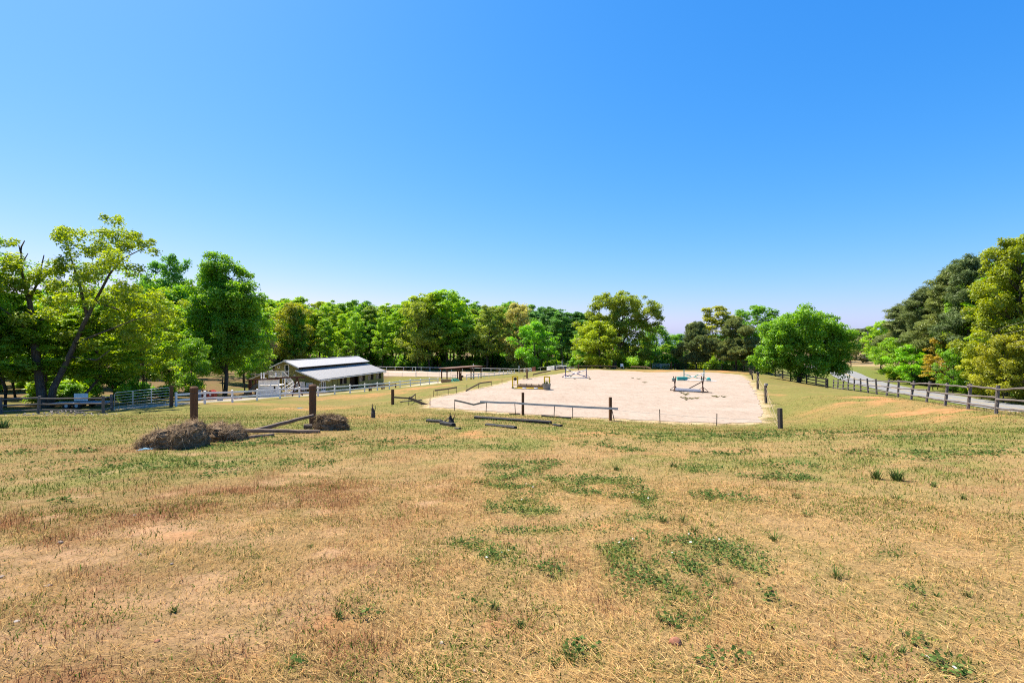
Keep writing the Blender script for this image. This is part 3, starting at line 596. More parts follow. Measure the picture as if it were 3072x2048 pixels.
def clover():
    x, y, r = scatter(420000, 1.5, 22, 1.55); k = clear(x, y); x, y, r = x[k], y[k], r[k]
    g = blobval(x, y, GREEN); k = rng.random(len(x)) < sstep(.12, .75, g) * sstep(.22, .68, fbm(x * 4.2, y * 4.2, 141, 4)) * .75; x, y, r = x[k], y[k], r[k]; n = len(x)
    s = rng.uniform(.006, .014, n) * np.clip(r / 5, 1, 3.2) ** .8; az = rng.random(n) * 6.283
    N = np.stack([rng.normal(0, .45, n), rng.normal(0, .45, n), np.ones(n)], 1); N /= np.linalg.norm(N, axis=1)[:, None]
    T = np.cross(N, np.stack([np.cos(az), np.sin(az), np.zeros(n)], 1)); T /= np.linalg.norm(T, axis=1)[:, None]; Bt = np.cross(N, T)
    P = np.stack([x, y, ground_z(x, y) + rng.uniform(.012, .045, n)], 1); s = s[:, None]
    ang = np.arange(6) / 6 * 2 * np.pi
    V = np.stack([P + (T * math.cos(a) + Bt * math.sin(a) * .85) * s for a in ang], 1).reshape(-1, 3); i = np.arange(n) * 6
    Fc = np.stack([i + j for j in range(6)], 1)
    fl = (rng.random(n) < .006) & (r < 7); s[fl] *= .6
    c = np.where((rng.random(n) < .65)[:, None], np.array((.062, .11, .026)), np.array((.12, .165, .045))) * rng.uniform(.6, 1.35, n)[:, None]
    c[fl] = (.7, .68, .62); ca = np.repeat(np.concatenate([c, np.ones((n, 1))], 1), 6, 0)
    return tag(kind(obj('clover', mesh_np('clover', V, Fc, 'blade', {'col': ('FLOAT_COLOR', ca)})), 'stuff'), 'low green clover growing in patches through the dry grass', 'clover')
clover()

# ------------------------------------------------------------------ trees
class Tree:
    """grows limbs, then hangs leaves on the twigs; builds one bark mesh and one leaf mesh"""
    def __init__(s, seed): s.r = np.random.default_rng(seed); s.mb = MB(); s.cl = []
    def limb(s, pts, r0, r1, n=6):
        s.mb.tube(pts, [r0 + (r1 - r0) * (i / (len(pts) - 1)) ** .8 for i in range(len(pts))], n)
    def curve(s, a, b, sag=0.0, wob=.05, n=4):
        a, b = np.array(a, float), np.array(b, float); L = np.linalg.norm(b - a); P = []
        for i in range(n + 1):
            t = i / n; p = a + (b - a) * t; p[2] += sag * L * 4 * t * (1 - t) * .5
            if 0 < i < n: p = p + s.r.normal(0, wob * L, 3)
            P.append(p)
        return P
    def leafmesh(s, name, nleaf, size, mat, flat=.8, aspect=.6, up=.8, hollow=.35):
        C = np.array([c[:3] for c in s.cl]); R = np.array([c[3] for c in s.cl]); W = R ** 2; W = W / W.sum()
        k = s.r.choice(len(C), nleaf, p=W); n = nleaf
        d = s.r.normal(0, 1, (n, 3)); d /= np.linalg.norm(d, axis=1)[:, None]
        flip = (d[:, 2] < -.15) & (s.r.random(n) < .55); d[flip, 2] *= -1
        rad = R[k] * (hollow + (1 - hollow) * s.r.random(n) ** .6)
        lump = 1 + .28 * np.sin(d[:, 0] * 5 + k) * np.sin(d[:, 1] * 5 + k * 2.1)
        P = C[k] + d * (rad * lump)[:, None] * np.array((1, 1, flat)); 
        N = d * .55 + np.array((0, 0, up)) + s.r.normal(0, .55, (n, 3)); N /= np.linalg.norm(N, axis=1)[:, None]
        T = np.cross(N, s.r.normal(0, 1, (n, 3))); T /= np.linalg.norm(T, axis=1)[:, None]; B = np.cross(N, T)
        L = (size * s.r.uniform(.5, 1.55, n))[:, None]; w = L * aspect
        V = np.stack([P - T * L * .5, P + B * w * .5 + N * L * .08, P + T * L * .5, P - B * w * .5 + N * L * .08], 1).reshape(-1, 3)
        i = np.arange(n) * 4; cv = s.r.random(len(C))
        var = np.clip(.45 * s.r.random(n) + .4 * cv[k] + .15 * (d[:, 2] * .5 + .5), 0, 1)
        return mesh_np(name, V, np.stack([i, i + 1, i + 2, i + 3], 1), mat, {'var': ('FLOAT', np.repeat(var, 4))})
def broadleaf(seed, H=20, base=.25, R=5, shape=1.0, nprim=20, cr=1.25, nleaf=16000, leaf=.34, tr=.28, lean=0.0, bark='bark', tops=3, hollow=.45, extra=30, sides=6, needles=False):
    t = Tree(seed); r = t.r
    top = np.array((lean * H + r.normal(0, .02 * H), r.normal(0, .02 * H), H * .93))
    tp = t.curve((0, 0, -.5), top, 0, .012, 6); t.limb(tp, tr, tr * .18, 8)
    tp = np.array(tp)
    def trunk(z): return np.array([np.interp(z, tp[:, 2], tp[:, k]) for k in range(3)])
    zb = base * H
    def env(h):
        q = np.clip((h - zb) / (H - zb), 0, 1); return R * (np.sin(np.pi * np.clip(q, 0, 1) ** (.62 * shape)) ** .62 * .92 + .1)
    for i in range(nprim):
        f = (i + r.random()) / nprim; h = zb + (H * .95 - zb) * f ** .95; az = i * 2.4 + r.normal(0, .35); L = env(h) * r.uniform(.6, 1.18)
        rise = (.05 + .55 * f) * L * r.uniform(.6, 1.3); a = trunk(max(.12 * H, h - rise * 1.1 - .5))
        b = trunk(h) + np.array((math.cos(az) * L, math.sin(az) * L, rise * .35))
        P = t.curve(a, b, .12, .05, 4); rr = tr * (.16 + .3 * (1 - f)); t.limb(P, rr, rr * .25, 5)
        t.cl.append((*b, cr * r.uniform(.55, 1.2))); t.cl.append((b[0] * 1.08 + r.normal(0, .3), b[1] * 1.08 + r.normal(0, .3), b[2] + r.normal(0, .5), cr * r.uniform(.25, .5)))
        for j in range(3):
            q = P[2] if j == 0 else P[3]; a2 = az + r.normal(0, .9); L2 = L * r.uniform(.25, .5)
            e = q + np.array((math.cos(a2) * L2, math.sin(a2) * L2, L2 * r.uniform(0, .9))); t.limb([q, (q + e) / 2 + r.normal(0, .06 * L2, 3), e], rr * .4, rr * .12, 4)
            t.cl.append((*e, cr * r.uniform(.4, 1.15)))
        q = P[2]; t.cl.append((*(q + np.array((0, 0, cr * .3))), cr * r.uniform(.5, .95)))
    for i in range(tops):
        a = r.random() * 6.28; t.cl.append((top[0] + math.cos(a) * R * .16, top[1] + math.sin(a) * R * .16, H - cr * r.uniform(.5, 1.1), cr * r.uniform(.6, .95)))
    for i in range(extra):
        h = zb + (H - zb) * r.uniform(.08, .95); a = r.random() * 6.28; e = env(h) * math.sqrt(r.uniform(.15, .95)); c = trunk(h)
        t.cl.append((c[0] + math.cos(a) * e, c[1] + math.sin(a) * e, h, cr * r.uniform(.45, .95)))
    return t.mb.mesh('trunk', bark, True), (t.leafmesh('crown', nleaf, leaf, 'needle', flat=.85, aspect=.2, up=.5, hollow=.15) if needles else t.leafmesh('crown', nleaf, leaf, 'leaf', hollow=hollow)), H, R
def pine(seed, H=18, base=.35, R=3.2, nleaf=20000, tr=.22, nb=26, cr=.85, cone=.8, leaf=.42):
    t = Tree(seed); r = t.r; tp = t.curve((0, 0, -.5), (r.normal(0, .2), r.normal(0, .2), H * .97), 0, .006, 5); t.limb(tp, tr, tr * .15, 7); zb = base * H
    for i in range(nb):
        f = (i + r.random()) / nb; h = zb + (H * .95 - zb) * f; az = i * 2.4 + r.normal(0, .3); L = R * ((1 - f) ** cone * .85 + .18) * r.uniform(.65, 1.1)
        b = np.array((math.cos(az) * L, math.sin(az) * L, h + L * r.uniform(-.05, .35))); P = t.curve((0, 0, h - .2 * L), b, .1, .04, 3); t.limb(P, tr * .22, .02, 4)
        for q in (P[2], P[3]):
            for j in range(2): t.cl.append((q[0] + r.normal(0, cr * .4), q[1] + r.normal(0, cr * .4), q[2] + r.normal(0, cr * .2), cr * r.uniform(.55, 1.1)))
    t.cl.append((0, 0, H * .98, cr * .8)); t.cl.append((0, 0, H * .93, cr))
    return t.mb.mesh('trunk', 'bark', True), t.leafmesh('crown', nleaf, leaf, 'needle', flat=.62, aspect=.16, up=.5, hollow=.1), H, R
def bush(seed, H=2.5, R=1.8, nleaf=3500, leaf=.26):
    t = Tree(seed); r = t.r
    for i in range(7):
        a = r.random() * 6.28; e = np.array((math.cos(a) * R * r.uniform(.2, .8), math.sin(a) * R * r.uniform(.2, .8), H * r.uniform(.35, .8))); t.limb(t.curve((0, 0, -.2), e, .1, .05, 3), .04, .012, 4)
        t.cl.append((*e, R * r.uniform(.3, .55))); t.cl.append((e[0] * 1.1, e[1] * 1.1, e[2] * .55, R * r.uniform(.3, .5)))
    return t.mb.mesh('stem', 'bark', True), t.leafmesh('crown', nleaf, leaf, 'leaf', hollow=.3), H, R
def lobe_tree(u0, vb, Y, lobes, cr, nleaf, leaf, col, label, name, tr, top, per=26, needles=False, seed=1, gap=.5, bark='bark'):
    """one tree whose crown is a set of foliage masses (each an ellipsoid given by its middle and half size), carried on limbs from one trunk"""
    t = Tree(seed); r = t.r; x0 = (u0 - CU) / F * Y; z0 = tz(x0, Y); k = Y / F
    def q(u, v, dy=0.): return np.array(((u - u0) * k, dy, HC - (v - CV) * k - z0))
    tp = t.curve((0, 0, -.5), q(*top), 0, .012, 6); t.limb(tp, tr, tr * .2, 8); tpa = np.array(tp)
    def trunk(z): return np.array([np.interp(z, tpa[:, 2], tpa[:, j]) for j in range(3)])
    for (u, v, ru, rv) in lobes:
        c = q(u, v, r.normal(0, ru * k * .15)); a = trunk(max(.15 * tpa[-1, 2], c[2] - abs(c[0]) * .7 - rv * k * .6)); rr = tr * .34
        P = t.curve(a, c, .1, .05, 4); t.limb(P, rr, rr * .3, 6); n = max(6, int(per * (ru * rv * k * k) / 16))
        for i in range(n):
            d = r.normal(0, 1, 3); d /= np.linalg.norm(d); d[2] = abs(d[2]) * (1 if r.random() < .62 else -1); f = r.uniform(gap, 1.02)
            e = c + d * f * np.array((ru * k, ru * k, rv * k)); 
            if i % 2 == 0: t.limb([P[3] + (c - P[3]) * r.random(), (c + e) / 2 + r.normal(0, .15, 3), e], rr * .3, .015, 4)
            t.cl.append((*e, cr * r.uniform(.45, 1.15)))
    o = thing(name, label, 'tree', (x0, Y, z0)); obj('trunk', t.mb.mesh('trunk', bark, True), o)
    c_ = obj('crown', t.leafmesh('crown', nleaf, leaf, 'needle', flat=.7, aspect=.2, up=.5, hollow=.1) if needles else t.leafmesh('crown', nleaf, leaf, 'leaf', hollow=.3), o); c_.color = (*col, 1)
    return o
PRO = {
 'oak0': broadleaf(11, 20, .22, 4.6, .95, 26, .95, 16000, .34, .2, extra=60), 'oak1': broadleaf(12, 21, .25, 4.0, .85, 25, .9, 15000, .34, .18, extra=60), 'oak2': broadleaf(13, 20, .22, 5.2, 1.0, 28, 1.0, 18000, .34, .22, extra=70),
 'tall0': broadleaf(14, 22, .26, 3.2, .85, 24, .8, 12000, .32, .15, extra=50), 'tall1': broadleaf(15, 22, .32, 2.9, .75, 22, .8, 11000, .32, .15, extra=50), 'full0': broadleaf(16, 15, .10, 4.6, 1.25, 24, 1.2, 16000, .32, .22),
 'full1': broadleaf(17, 14, .06, 4.4, 1.35, 24, 1.15, 16000, .32, .2), 'thin0': broadleaf(18, 20, .3, 3.6, 1.0, 16, .95, 7000, .34, .16, hollow=.6, extra=12),
 'pine0': pine(21, 18, .3, 3.4, 28000, .22, 38, 1.05, .7, .5), 'pine1': pine(22, 20, .42, 3.2, 24000, .24, 30, 1.0, .7, .5), 'pine2': broadleaf(23, 12, .2, 3.7, .8, 36, .95, 34000, .42, .2, extra=40, tops=4, needles=True), 'pine3': broadleaf(24, 12, .17, 3.9, .75, 38, 1.0, 34000, .42, .2, extra=40, tops=4, needles=True),
 'bush0': bush(31), 'bush1': bush(32, 2.0, 1.5, 2600, .22), 'bush2': bush(33, 3.6, 2.0, 4500, .28),
}
BUSHY = {'bush0', 'bush1', 'bush2'}
def plant(kindname, x, y, H, R, col, label, group=None, name=None, rz=None, pro=None, sink=.1, z=None):
    tm, cm, h0, r0 = pro or PRO[kindname]; bushy = kindname in BUSHY
    o = thing(name or ('shrub' if bushy else 'pine_tree' if 'pine' in kindname else 'broadleaf_tree'), label, 'shrub' if bushy else 'tree', (x, y, (tz(x, y) if z is None else z) - sink), 0, group)
    rot = (0, 0, random.uniform(0, 6.28) if rz is None else rz); s = (R / r0, R / r0, H / h0)
    a = obj('stems' if bushy else 'trunk', tm, o, (0, 0, 0), rot, s); c = obj('crown', cm, o, (0, 0, 0), rot, s)
    k = random.uniform(.88, 1.12); c.color = (col[0] * k * random.uniform(.92, 1.08), col[1] * k, col[2] * k * random.uniform(.85, 1.15), 1)
    return o
def tree_px(kindname, u, vtop, Y, wpx, col, label, group=None, **kw):
    """a tree whose crown tops out at photo row vtop and is wpx wide when it stands Y metres away"""
    X = (u - CU) / F * Y; z = tz(X, Y); H = HC - (vtop - CV) / F * Y - z
    return plant(kindname, X, Y, H, wpx / F * Y / 2, col, label, group, **kw)
LG = (.118, .19, .022); MG = (.078, .155, .02); DG = (.05, .112, .02); YG = (.15, .195, .022); OL = (.112, .15, .028); BL = (.052, .115, .032); OR = (.2, .155, .03); PN = (.088, .105, .036); PND = (.066, .085, .032); CR = (.2, .2, .075)

def sky_v(u):
    S = np.array([(-300, 700), (300, 760), (500, 800), (600, 860), (800, 892), (850, 884), (905, 884), (966, 902), (1058, 896), (1149, 903), (1241, 884), (1332, 872), (1380, 885), (1410, 903), (1480, 905), (1528, 903), (1606, 910), (1700, 930), (1750, 938), (1900, 930), (2000, 990), (2600, 980)])
    return float(np.interp(u, S[:, 0], S[:, 1]))
CNAME = {LG: 'light green', MG: 'mid green', DG: 'dark green', YG: 'yellow-green', OL: 'olive', BL: 'blue-green', PN: 'olive', PND: 'dark', (.08, .175, .02): 'vivid green'}
def far_place(u): return 'left of the barn' if u < 780 else 'behind the barn roof' if u < 1100 else 'behind the sand pen' if u < 1330 else 'behind the open shelter' if u < 1460 else 'behind the short white fence' if u < 1600 else 'beside the big round oak'
# wood behind the far rail and the barn
for row, (Y0, dv, n) in enumerate(((164, 34, 30), (176, 14, 32), (190, 2, 34), (206, -2, 30))):
    for i in range(n):
        u = 560 + (1780 - 560) * (i + random.uniform(.1, .9)) / n; Y = Y0 + random.uniform(-5, 6)
        k = random.choice(['oak0', 'oak1', 'tall1', 'tall0', 'tall1', 'tall0', 'thin0', 'oak1'])
        col = random.choice([LG, MG, LG, MG, YG, LG, OL, LG]) if u < 1500 else random.choice([MG, DG, BL, BL, MG])
        vt = sky_v(u) + dv + abs(random.gauss(0, 13)); w = random.uniform(66, 108) if row else random.uniform(56, 88)
        lab = '%s %s tree %s %s' % ({'o': 'broad', 't': 'slender', 'f': 'low'}[k[0]] if k != 'thin0' else 'sparse', CNAME[col], ('fronting the far wood', 'second in the far wood', 'deep in the far wood', 'backing the far wood')[row], far_place(u))
        tree_px(k, u, vt, Y, w, col, lab, 'trees of the far wood')
for i in range(105):
    u = 560 + 1270 * (i + random.random()) / 105; Y = random.choice((random.uniform(163, 175), random.uniform(175, 215))); x = (u - CU) / F * Y
    plant(random.choice(['bush0', 'bush1', 'bush2']), x, Y, random.uniform(2.2, 3.6) + (Y - 160) * .07, random.uniform(2, 3.6), (c_ := random.choice([MG, LG, LG, DG, BL])), '%s undergrowth shrub in the far wood %s' % (CNAME[c_], far_place(u)), 'shrubs under the far wood')
tree_px('oak2', 1290, 876, 158, 150, YG, 'broad yellow-green tree in front of the far wood, behind the open shelter')
tree_px('oak0', 1345, 868, 162, 160, LG, 'tallest bright green tree of the far wood, with a dark double trunk')
tree_px('full0', 1255, 905, 155, 110, OL, 'olive-tinged tree hanging low over the far white rail')
tree_px('full0', 880, 905, 160, 120, (.145, .15, .024), 'tree with orange-green new leaves rising behind the barn roof')
tree_px('oak2', 1460, 915, 156, 130, OL, 'grey-green tree in the far wood beside the pale flowering tree')
tree_px('full1', 1555, 908, 155, 105, CR, 'pale cream-green flowering tree at the front of the far wood')
tree_px('full1', 1605, 962, 132, 112, (.09, .2, .018), 'bright green conical young tree with branches to the ground behind the brown gate')
tree_px('tall0', 1690, 925, 140, 90, BL, 'dark blue-green tree left of the big round oak')
tree_px('tall0', 1650, 918, 146, 80, BL, 'slim blue-green tree between the young green tree and the big oak')
tree_px('tall1', 1735, 932, 138, 84, BL, 'blue-green tree touching the left side of the big oak')
# trees behind the arena
lobe_tree(1842, 1108, 96, [(1800, 1000, 74, 78), (1768, 1055, 52, 45), (1880, 925, 72, 48), (1830, 915, 52, 38), (1940, 955, 52, 58), (1860, 1020, 75, 60), (1925, 1040, 60, 42), (1870, 965, 60, 40)], 1.0, 70000, .25, (.112, .142, .02), 'big round olive-green oak behind the far edge of the sand arena', 'oak_tree', .5, (1870, 935), 46, seed=41)
tree_px('full0', 1800, 960, 93, 130, (.15, .18, .024), 'lower yellow-green oak crown in front of the big round oak', name='oak_tree')
tree_px('full1', 1965, 975, 100, 110, MG, 'rounded green tree right of the big oak, dipping to the skyline gap')
for u, vt, w, k, c in ((1760, 1000, 90, 'full0', LG), (1900, 1040, 110, 'full1', DG), (1960, 1040, 100, 'full0', DG), (2030, 1000, 90, 'full1', MG), (2150, 1000, 120, 'full0', DG), (2240, 990, 120, 'full1', DG), (2000, 1030, 70, 'full0', YG)):
    tree_px(k, u, vt, random.uniform(106, 116), w, c, 'low dark tree filling in behind the arena trees', 'low trees behind the arena')
lobe_tree(2088, 1110, 92, [(2088, 984, 20, 16), (2084, 1006, 36, 20), (2088, 1032, 54, 22), (2091, 1060, 66, 22), (2084, 1076, 50, 12)], 1.05, 42000, .42, PND, 'dark pine with a bare lower trunk behind the fence of the arena', 'pine_tree', .2, (2088, 980), 60, True, 23, .3)
lobe_tree(2207, 1112, 89, [(2203, 972, 24, 16), (2206, 996, 46, 22), (2208, 1028, 66, 26), (2213, 1062, 76, 24), (2205, 1078, 56, 12)], 1.05, 46000, .42, PN, 'olive pine with a bare lower trunk, next to the big round green tree', 'pine_tree', .24, (2206, 968), 60, True, 24, .3)
tree_px('oak1', 2140, 915, 104, 130, (.15, .16, .026), 'tall yellow-olive tree rising behind the two pines')
tree_px('oak0', 2265, 915, 106, 150, MG, 'green tree between the second pine and the big round green tree')
lobe_tree(2395, 1147, 72, [(2412, 985, 98, 58), (2345, 1030, 76, 56), (2470, 1032, 70, 60), (2400, 1055, 105, 56), (2330, 1082, 60, 36), (2482, 1085, 56, 44), (2415, 1100, 90, 36), (2498, 1110, 36, 24), (2300, 1092, 34, 24), (2400, 1000, 100, 60)], 1.1, 95000, .235, (.08, .155, .016), 'big round bright green tree by the board fence above the road', 'maple_tree', .34, (2410, 985), 62, seed=42)
for i in range(26):
    u = 1740 + 560 * (i + random.random()) / 26; Y = random.uniform(98, 108); x = (u - CU) / F * Y
    plant(random.choice(['bush0', 'bush1', 'bush2']), x, Y, random.uniform(1.6, 3.4), random.uniform(1.5, 2.6), (c_ := random.choice([MG, LG, YG, DG, YG])), '%s shrub behind the arena fence %s' % (CNAME[c_], 'under the big oak' if u < 1930 else 'by the grey tube gate' if u < 2050 else 'under the two pines'), 'shrubs behind the arena fence')
# far low trees down the road
for u, vt, Y, w, k, c in ((2480, 985, 230, 90, 'oak0', BL), (2530, 992, 260, 90, 'pine0', PND), (2570, 985, 250, 100, 'oak2', (.07, .08, .03)), (2610, 978, 240, 90, 'pine0', PND), (2500, 1035, 180, 70, 'full0', YG), (2545, 1000, 280, 110, 'oak1', BL), (2440, 990, 250, 90, 'oak0', MG), (2660, 985, 260, 120, 'oak2', DG), (2590, 1010, 215, 90, 'full1', (.08, .09, .035)), (2550, 1022, 205, 60, 'full0', (.1, .11, .04))):
    tree_px(k, u, vt, Y, w, c, 'small distant tree beyond the bend of the road', 'distant trees down the road')
# wood on the far side of the road
def sky_r(u): 
    S = np.array([(2590, 1000), (2612, 972), (2660, 940), (2730, 895), (2808, 830), (2873, 778), (2939, 742), (3056, 708), (3300, 680)]); return float(np.interp(u, S[:, 0], S[:, 1]))
for i in range(44):
    f = (i + random.random()) / 44; y = 46 + 82 * f; cx = float(np.interp(y, ROADC[:, 1], ROADC[:, 0])); row = i % 3; x = cx + 9 + row * 6 + random.uniform(0, 5)
    u = CU + F * x / y; vt = sky_r(u) + random.uniform(5, 70) + (2 - row) * 18
    k = random.choice(['oak0', 'tall0', 'tall1', 'pine0', 'pine1', 'oak1', 'full0']); c = PN if 'pine' in k else random.choice([LG, MG, LG, YG, (.08, .175, .02)])
    H = max(7, min(21, HC - (vt - CV) / F * y - tz(x, y))); rp = ' near the right edge' if u > 2950 else ' behind the orange tree' if u > 2760 else ' near the bend'
    plant(k, x, y, H, random.uniform(2.6, 4.2), c, 'olive pine %s of the wood across the road%s' % (('in front', 'in the middle', 'at the back')[row], rp) if 'pine' in k else '%s tree %s of the wood across the road%s' % (CNAME[c], ('in front', 'in the middle', 'at the back')[row], rp), 'pines of the roadside wood' if 'pine' in k else 'leafy trees of the roadside wood')
for u, vt, Y, w, k, c, lab in ((2905, 762, 72, 150, 'pine0', PND, 'tall dark pine across the road, left of the big yellow-green tree'), (2840, 812, 78, 150, 'pine0', PN, 'dark pine with layered branches stepping down the skyline across the road'),
        (2775, 858, 86, 140, 'pine0', PN, 'mid-height pine on the sloping skyline across the road'), (2700, 910, 98, 120, 'pine0', PN, 'smaller olive pine on the sloping skyline across the road'), (2868, 778, 84, 110, 'pine1', PND, 'dark pine crown showing behind the tallest roadside pine'),
        (2640, 960, 112, 90, 'oak0', LG, 'bright green tree at the low end of the roadside wood'), (2680, 1010, 92, 100, 'full0', LG, 'light green roadside tree near the bend of the road'), (2735, 1030, 84, 90, 'full1', (.1, .2, .018), 'vivid green low roadside tree in front of the pines'),
        (2812, 1000, 76, 62, 'thin0', OR, 'orange-leaved young tree in front of the roadside pines'), (2800, 1060, 74, 60, 'thin0', OR, 'short orange-leaved sapling below the orange roadside tree'), (2860, 1040, 70, 90, 'full0', MG, 'green bushy tree between the orange tree and the big yellow-green tree')):
    tree_px(k, u, vt, Y, w, c, lab)
big_y = broadleaf(43, 20, .08, 6.2, .9, 54, 1.1, 75000, .26, .4, 0, tops=7, extra=100, hollow=.35)
tree_px('x', 3062, 704, 62, 250, (.118, .145, .018), 'huge yellow-green tree at the right edge across the road', pro=big_y, name='broadleaf_tree', rz=2.)
tree_px('x', 3215, 690, 64, 270, (.112, .14, .018), 'second huge yellow-green tree cut off by the right edge', pro=big_y, name='broadleaf_tree', rz=4.4)
tree_px('full0', 3010, 1000, 59, 120, (.165, .18, .022), 'golden-green low tree under the huge yellow-green tree')
tree_px('full1', 3085, 985, 58, 130, (.175, .182, .022), 'golden-green low tree at the right edge of the wood')
tree_px('full1', 2945, 1040, 63, 90, (.17, .18, .024), 'yellowish low tree left of the golden-green trees')
for i in range(30):
    y = 48 + 62 * (i + random.random()) / 30; cx = float(np.interp(y, ROADC[:, 1], ROADC[:, 0])); x = cx + random.uniform(7.5, 14)
    plant(random.choice(['bush0', 'bush1', 'bush2']), x, y, random.uniform(1.0, 2.6), random.uniform(1.2, 2.2), (c_ := random.choice([MG, LG, YG, DG])), '%s roadside shrub across the road, %s' % (CNAME[c_], 'near the right edge' if y < 62 else 'below the pines' if y < 85 else 'near the bend'), 'shrubs across the road')
# wood on the left
for i in range(64):
    row = i % 4; Y = (50, 64, 82, 108)[row] + random.uniform(-5, 8); u = -420 + (760 + 420) * ((i // 4) + random.random()) / 16
    if 430 < u and row < 2: continue
    if row == 0 and i % 8 == 0: continue
    vt = float(np.interp(u, (-420, 0, 150, 300, 450, 520, 600, 740, 800), (780, 860, 870, 860, 830, 815, 880, 890, 900))) + random.uniform(5, 60)
    tree_px(random.choice(['oak0', 'oak1', 'oak2', 'tall0', 'full0', 'oak1']), u, vt, Y, random.uniform(5.5, 8.6) * F / Y, (c_ := random.choice([LG, MG, YG, LG, LG, MG])), '%s leafy tree %s, %s' % (CNAME[c_], ('just behind the fence', 'a little into the left wood', 'inside the left wood', 'at the back of the wood')[row], 'at the left edge' if u < 100 else 'behind the old oak' if u < 250 else 'behind the tube gate' if u < 520 else 'left of the barn maple'), 'trees of the left wood')
for i in range(40):
    Y = random.uniform(50, 110); u = -350 + 1060 * random.random(); x = (u - CU) / F * Y
    if u > 520 and Y < 85: continue
    plant(random.choice(['bush0', 'bush1', 'bush2']), x, Y, random.uniform(1.2, 3.2), random.uniform(1.3, 2.6), (c_ := random.choice([MG, LG, DG, YG])), '%s shrub under the left wood %s' % (CNAME[c_], 'at the left edge' if u < 100 else 'behind the old oak' if u < 250 else 'behind the tube gate' if u < 520 else 'left of the barn maple'), 'shrubs of the left wood')
tree_px('oak2', 510, 762, 84, 150, (.06, .14, .022), 'dark green tree with a domed top left of the barn maple')
tree_px('oak0', 415, 895, 66, 140, LG, 'bright green tree overhanging the tube gate')
barn_maple = broadleaf(44, 21, .12, 6.0, .72, 54, 1.15, 75000, .26, .34, -.01, tops=7, extra=90, hollow=.35)
lobe_tree(674, 1185, 72, [(655, 800, 50, 46), (690, 835, 62, 52), (620, 880, 66, 56), (735, 905, 60, 60), (665, 930, 90, 70), (590, 965, 62, 56), (755, 985, 55, 56), (650, 1020, 95, 60), (720, 1045, 75, 50), (590, 1050, 62, 42), (660, 1085, 80, 30), (700, 960, 70, 70)], 1.25, 95000, .265, (.084, .16, .017), 'tall dense green maple standing left of the olive barn', 'maple_tree', .34, (665, 800), 58, seed=44)
tree_px('full0', 572, 1010, 64, 105, MG, 'light green tree with low spreading limbs by the red playhouse')
tree_px('full1', 770, 1010, 100, 90, LG, 'light green sapling behind the playset')
tree_px('pine2', 775, 985, 112, 80, (.06, .05, .035), 'thin brownish cedar left of the barn gable')
# old two-stemmed oak at the rail fence, with dead limbs at the top
def old_oak():
    t = Tree(45); r = t.r; Yd = 46.0; x0 = (140 - CU) / F * Yd; z0 = tz(x0, Yd)
    def q(u, v, dy=0): return np.array(((u - CU) / F * (Yd + dy) - x0, dy, HC - (v - CV) / F * (Yd + dy) - z0))
    t.limb([q(135, 1252), q(126, 1190), q(108, 1070), q(95, 970), q(90, 910), q(74, 850)], .46, .15, 9)
    t.limb([q(72, 850), q(62, 790), q(64, 740), q(74, 722)], .13, .04, 6); t.limb([q(64, 760), q(56, 735)], .09, .04, 5); t.limb([q(66, 790), q(84, 760)], .07, .03, 5)
    t.limb([q(88, 900), q(112, 850), q(124, 800), q(132, 765)], .12, .04, 6); t.limb([q(112, 850), q(150, 815), q(185, 765)], .12, .05, 6)
    t.limb([q(145, 1245), q(160, 1165), q(205, 1075), q(245, 985), q(285, 905)], .33, .14, 8)
    t.limb([q(285, 905), q(330, 820), q(370, 775), q(440, 740)], .13, .03, 6); t.limb([q(262, 950), q(240, 860), q(215, 780), q(195, 700)], .16, .03, 6)
    t.limb([q(225, 1030), q(300, 1000, -3), q(400, 960, -4), q(480, 940, -5)], .1, .02, 6); t.limb([q(210, 1070), q(290, 1080, -2), q(330, 1050, -3)], .1, .03, 5); t.limb([q(100, 1010), q(40, 950, -2), q(-30, 900, -3)], .15, .03, 5)
    t.limb([q(95, 970), q(150, 950, -2), q(190, 935, -2)], .08, .02, 5); t.limb([q(285, 905), q(360, 930, 2), q(450, 920, 3)], .14, .03, 5)
    for u, v, ru, n, rr in ((200, 710, 45, 6, .8), (330, 720, 95, 14, .9), (420, 725, 45, 6, .7), (290, 790, 90, 14, 1.0), (40, 790, 60, 8, .8), (20, 860, 60, 9, .9), (110, 830, 60, 8, .8), (180, 850, 80, 10, .9), (260, 900, 110, 14, 1.1), (380, 880, 90, 12, 1.0),
                            (450, 920, 60, 8, .9), (330, 980, 110, 12, 1.0), (160, 950, 90, 10, .9), (20, 950, 60, 8, .9), (430, 990, 70, 8, .9), (480, 940, 40, 5, .8), (240, 1040, 80, 7, .8), (-30, 900, 60, 8, .9), (380, 1060, 60, 5, .7), (60, 1060, 50, 5, .7), (30, 730, 25, 3, .6), (205, 780, 50, 6, .8)):
        for i in range(n):
            p = q(u + r.normal(0, ru * .5), v + r.normal(0, ru * .38), r.normal(0, 2.2) + (1.8 if v > 880 else 0)); t.cl.append((*p, rr * r.uniform(.5, 1.1)))
    o = thing('oak_tree', 'old two-stemmed oak with dead grey top limbs behind the rail fence', 'tree', (x0, Yd, z0))
    obj('trunk', t.mb.mesh('trunk', 'bark', True), o); c = obj('crown', t.leafmesh('crown', 42000, .21, 'leaf', hollow=.3), o); c.color = (.115, .15, .018, 1)
old_oak()
tree_px('x', -175, 540, 42, 330, LG, 'tree off the left edge whose leaf tips reach into the frame', pro=barn_maple, name='broadleaf_tree', rz=3.3)
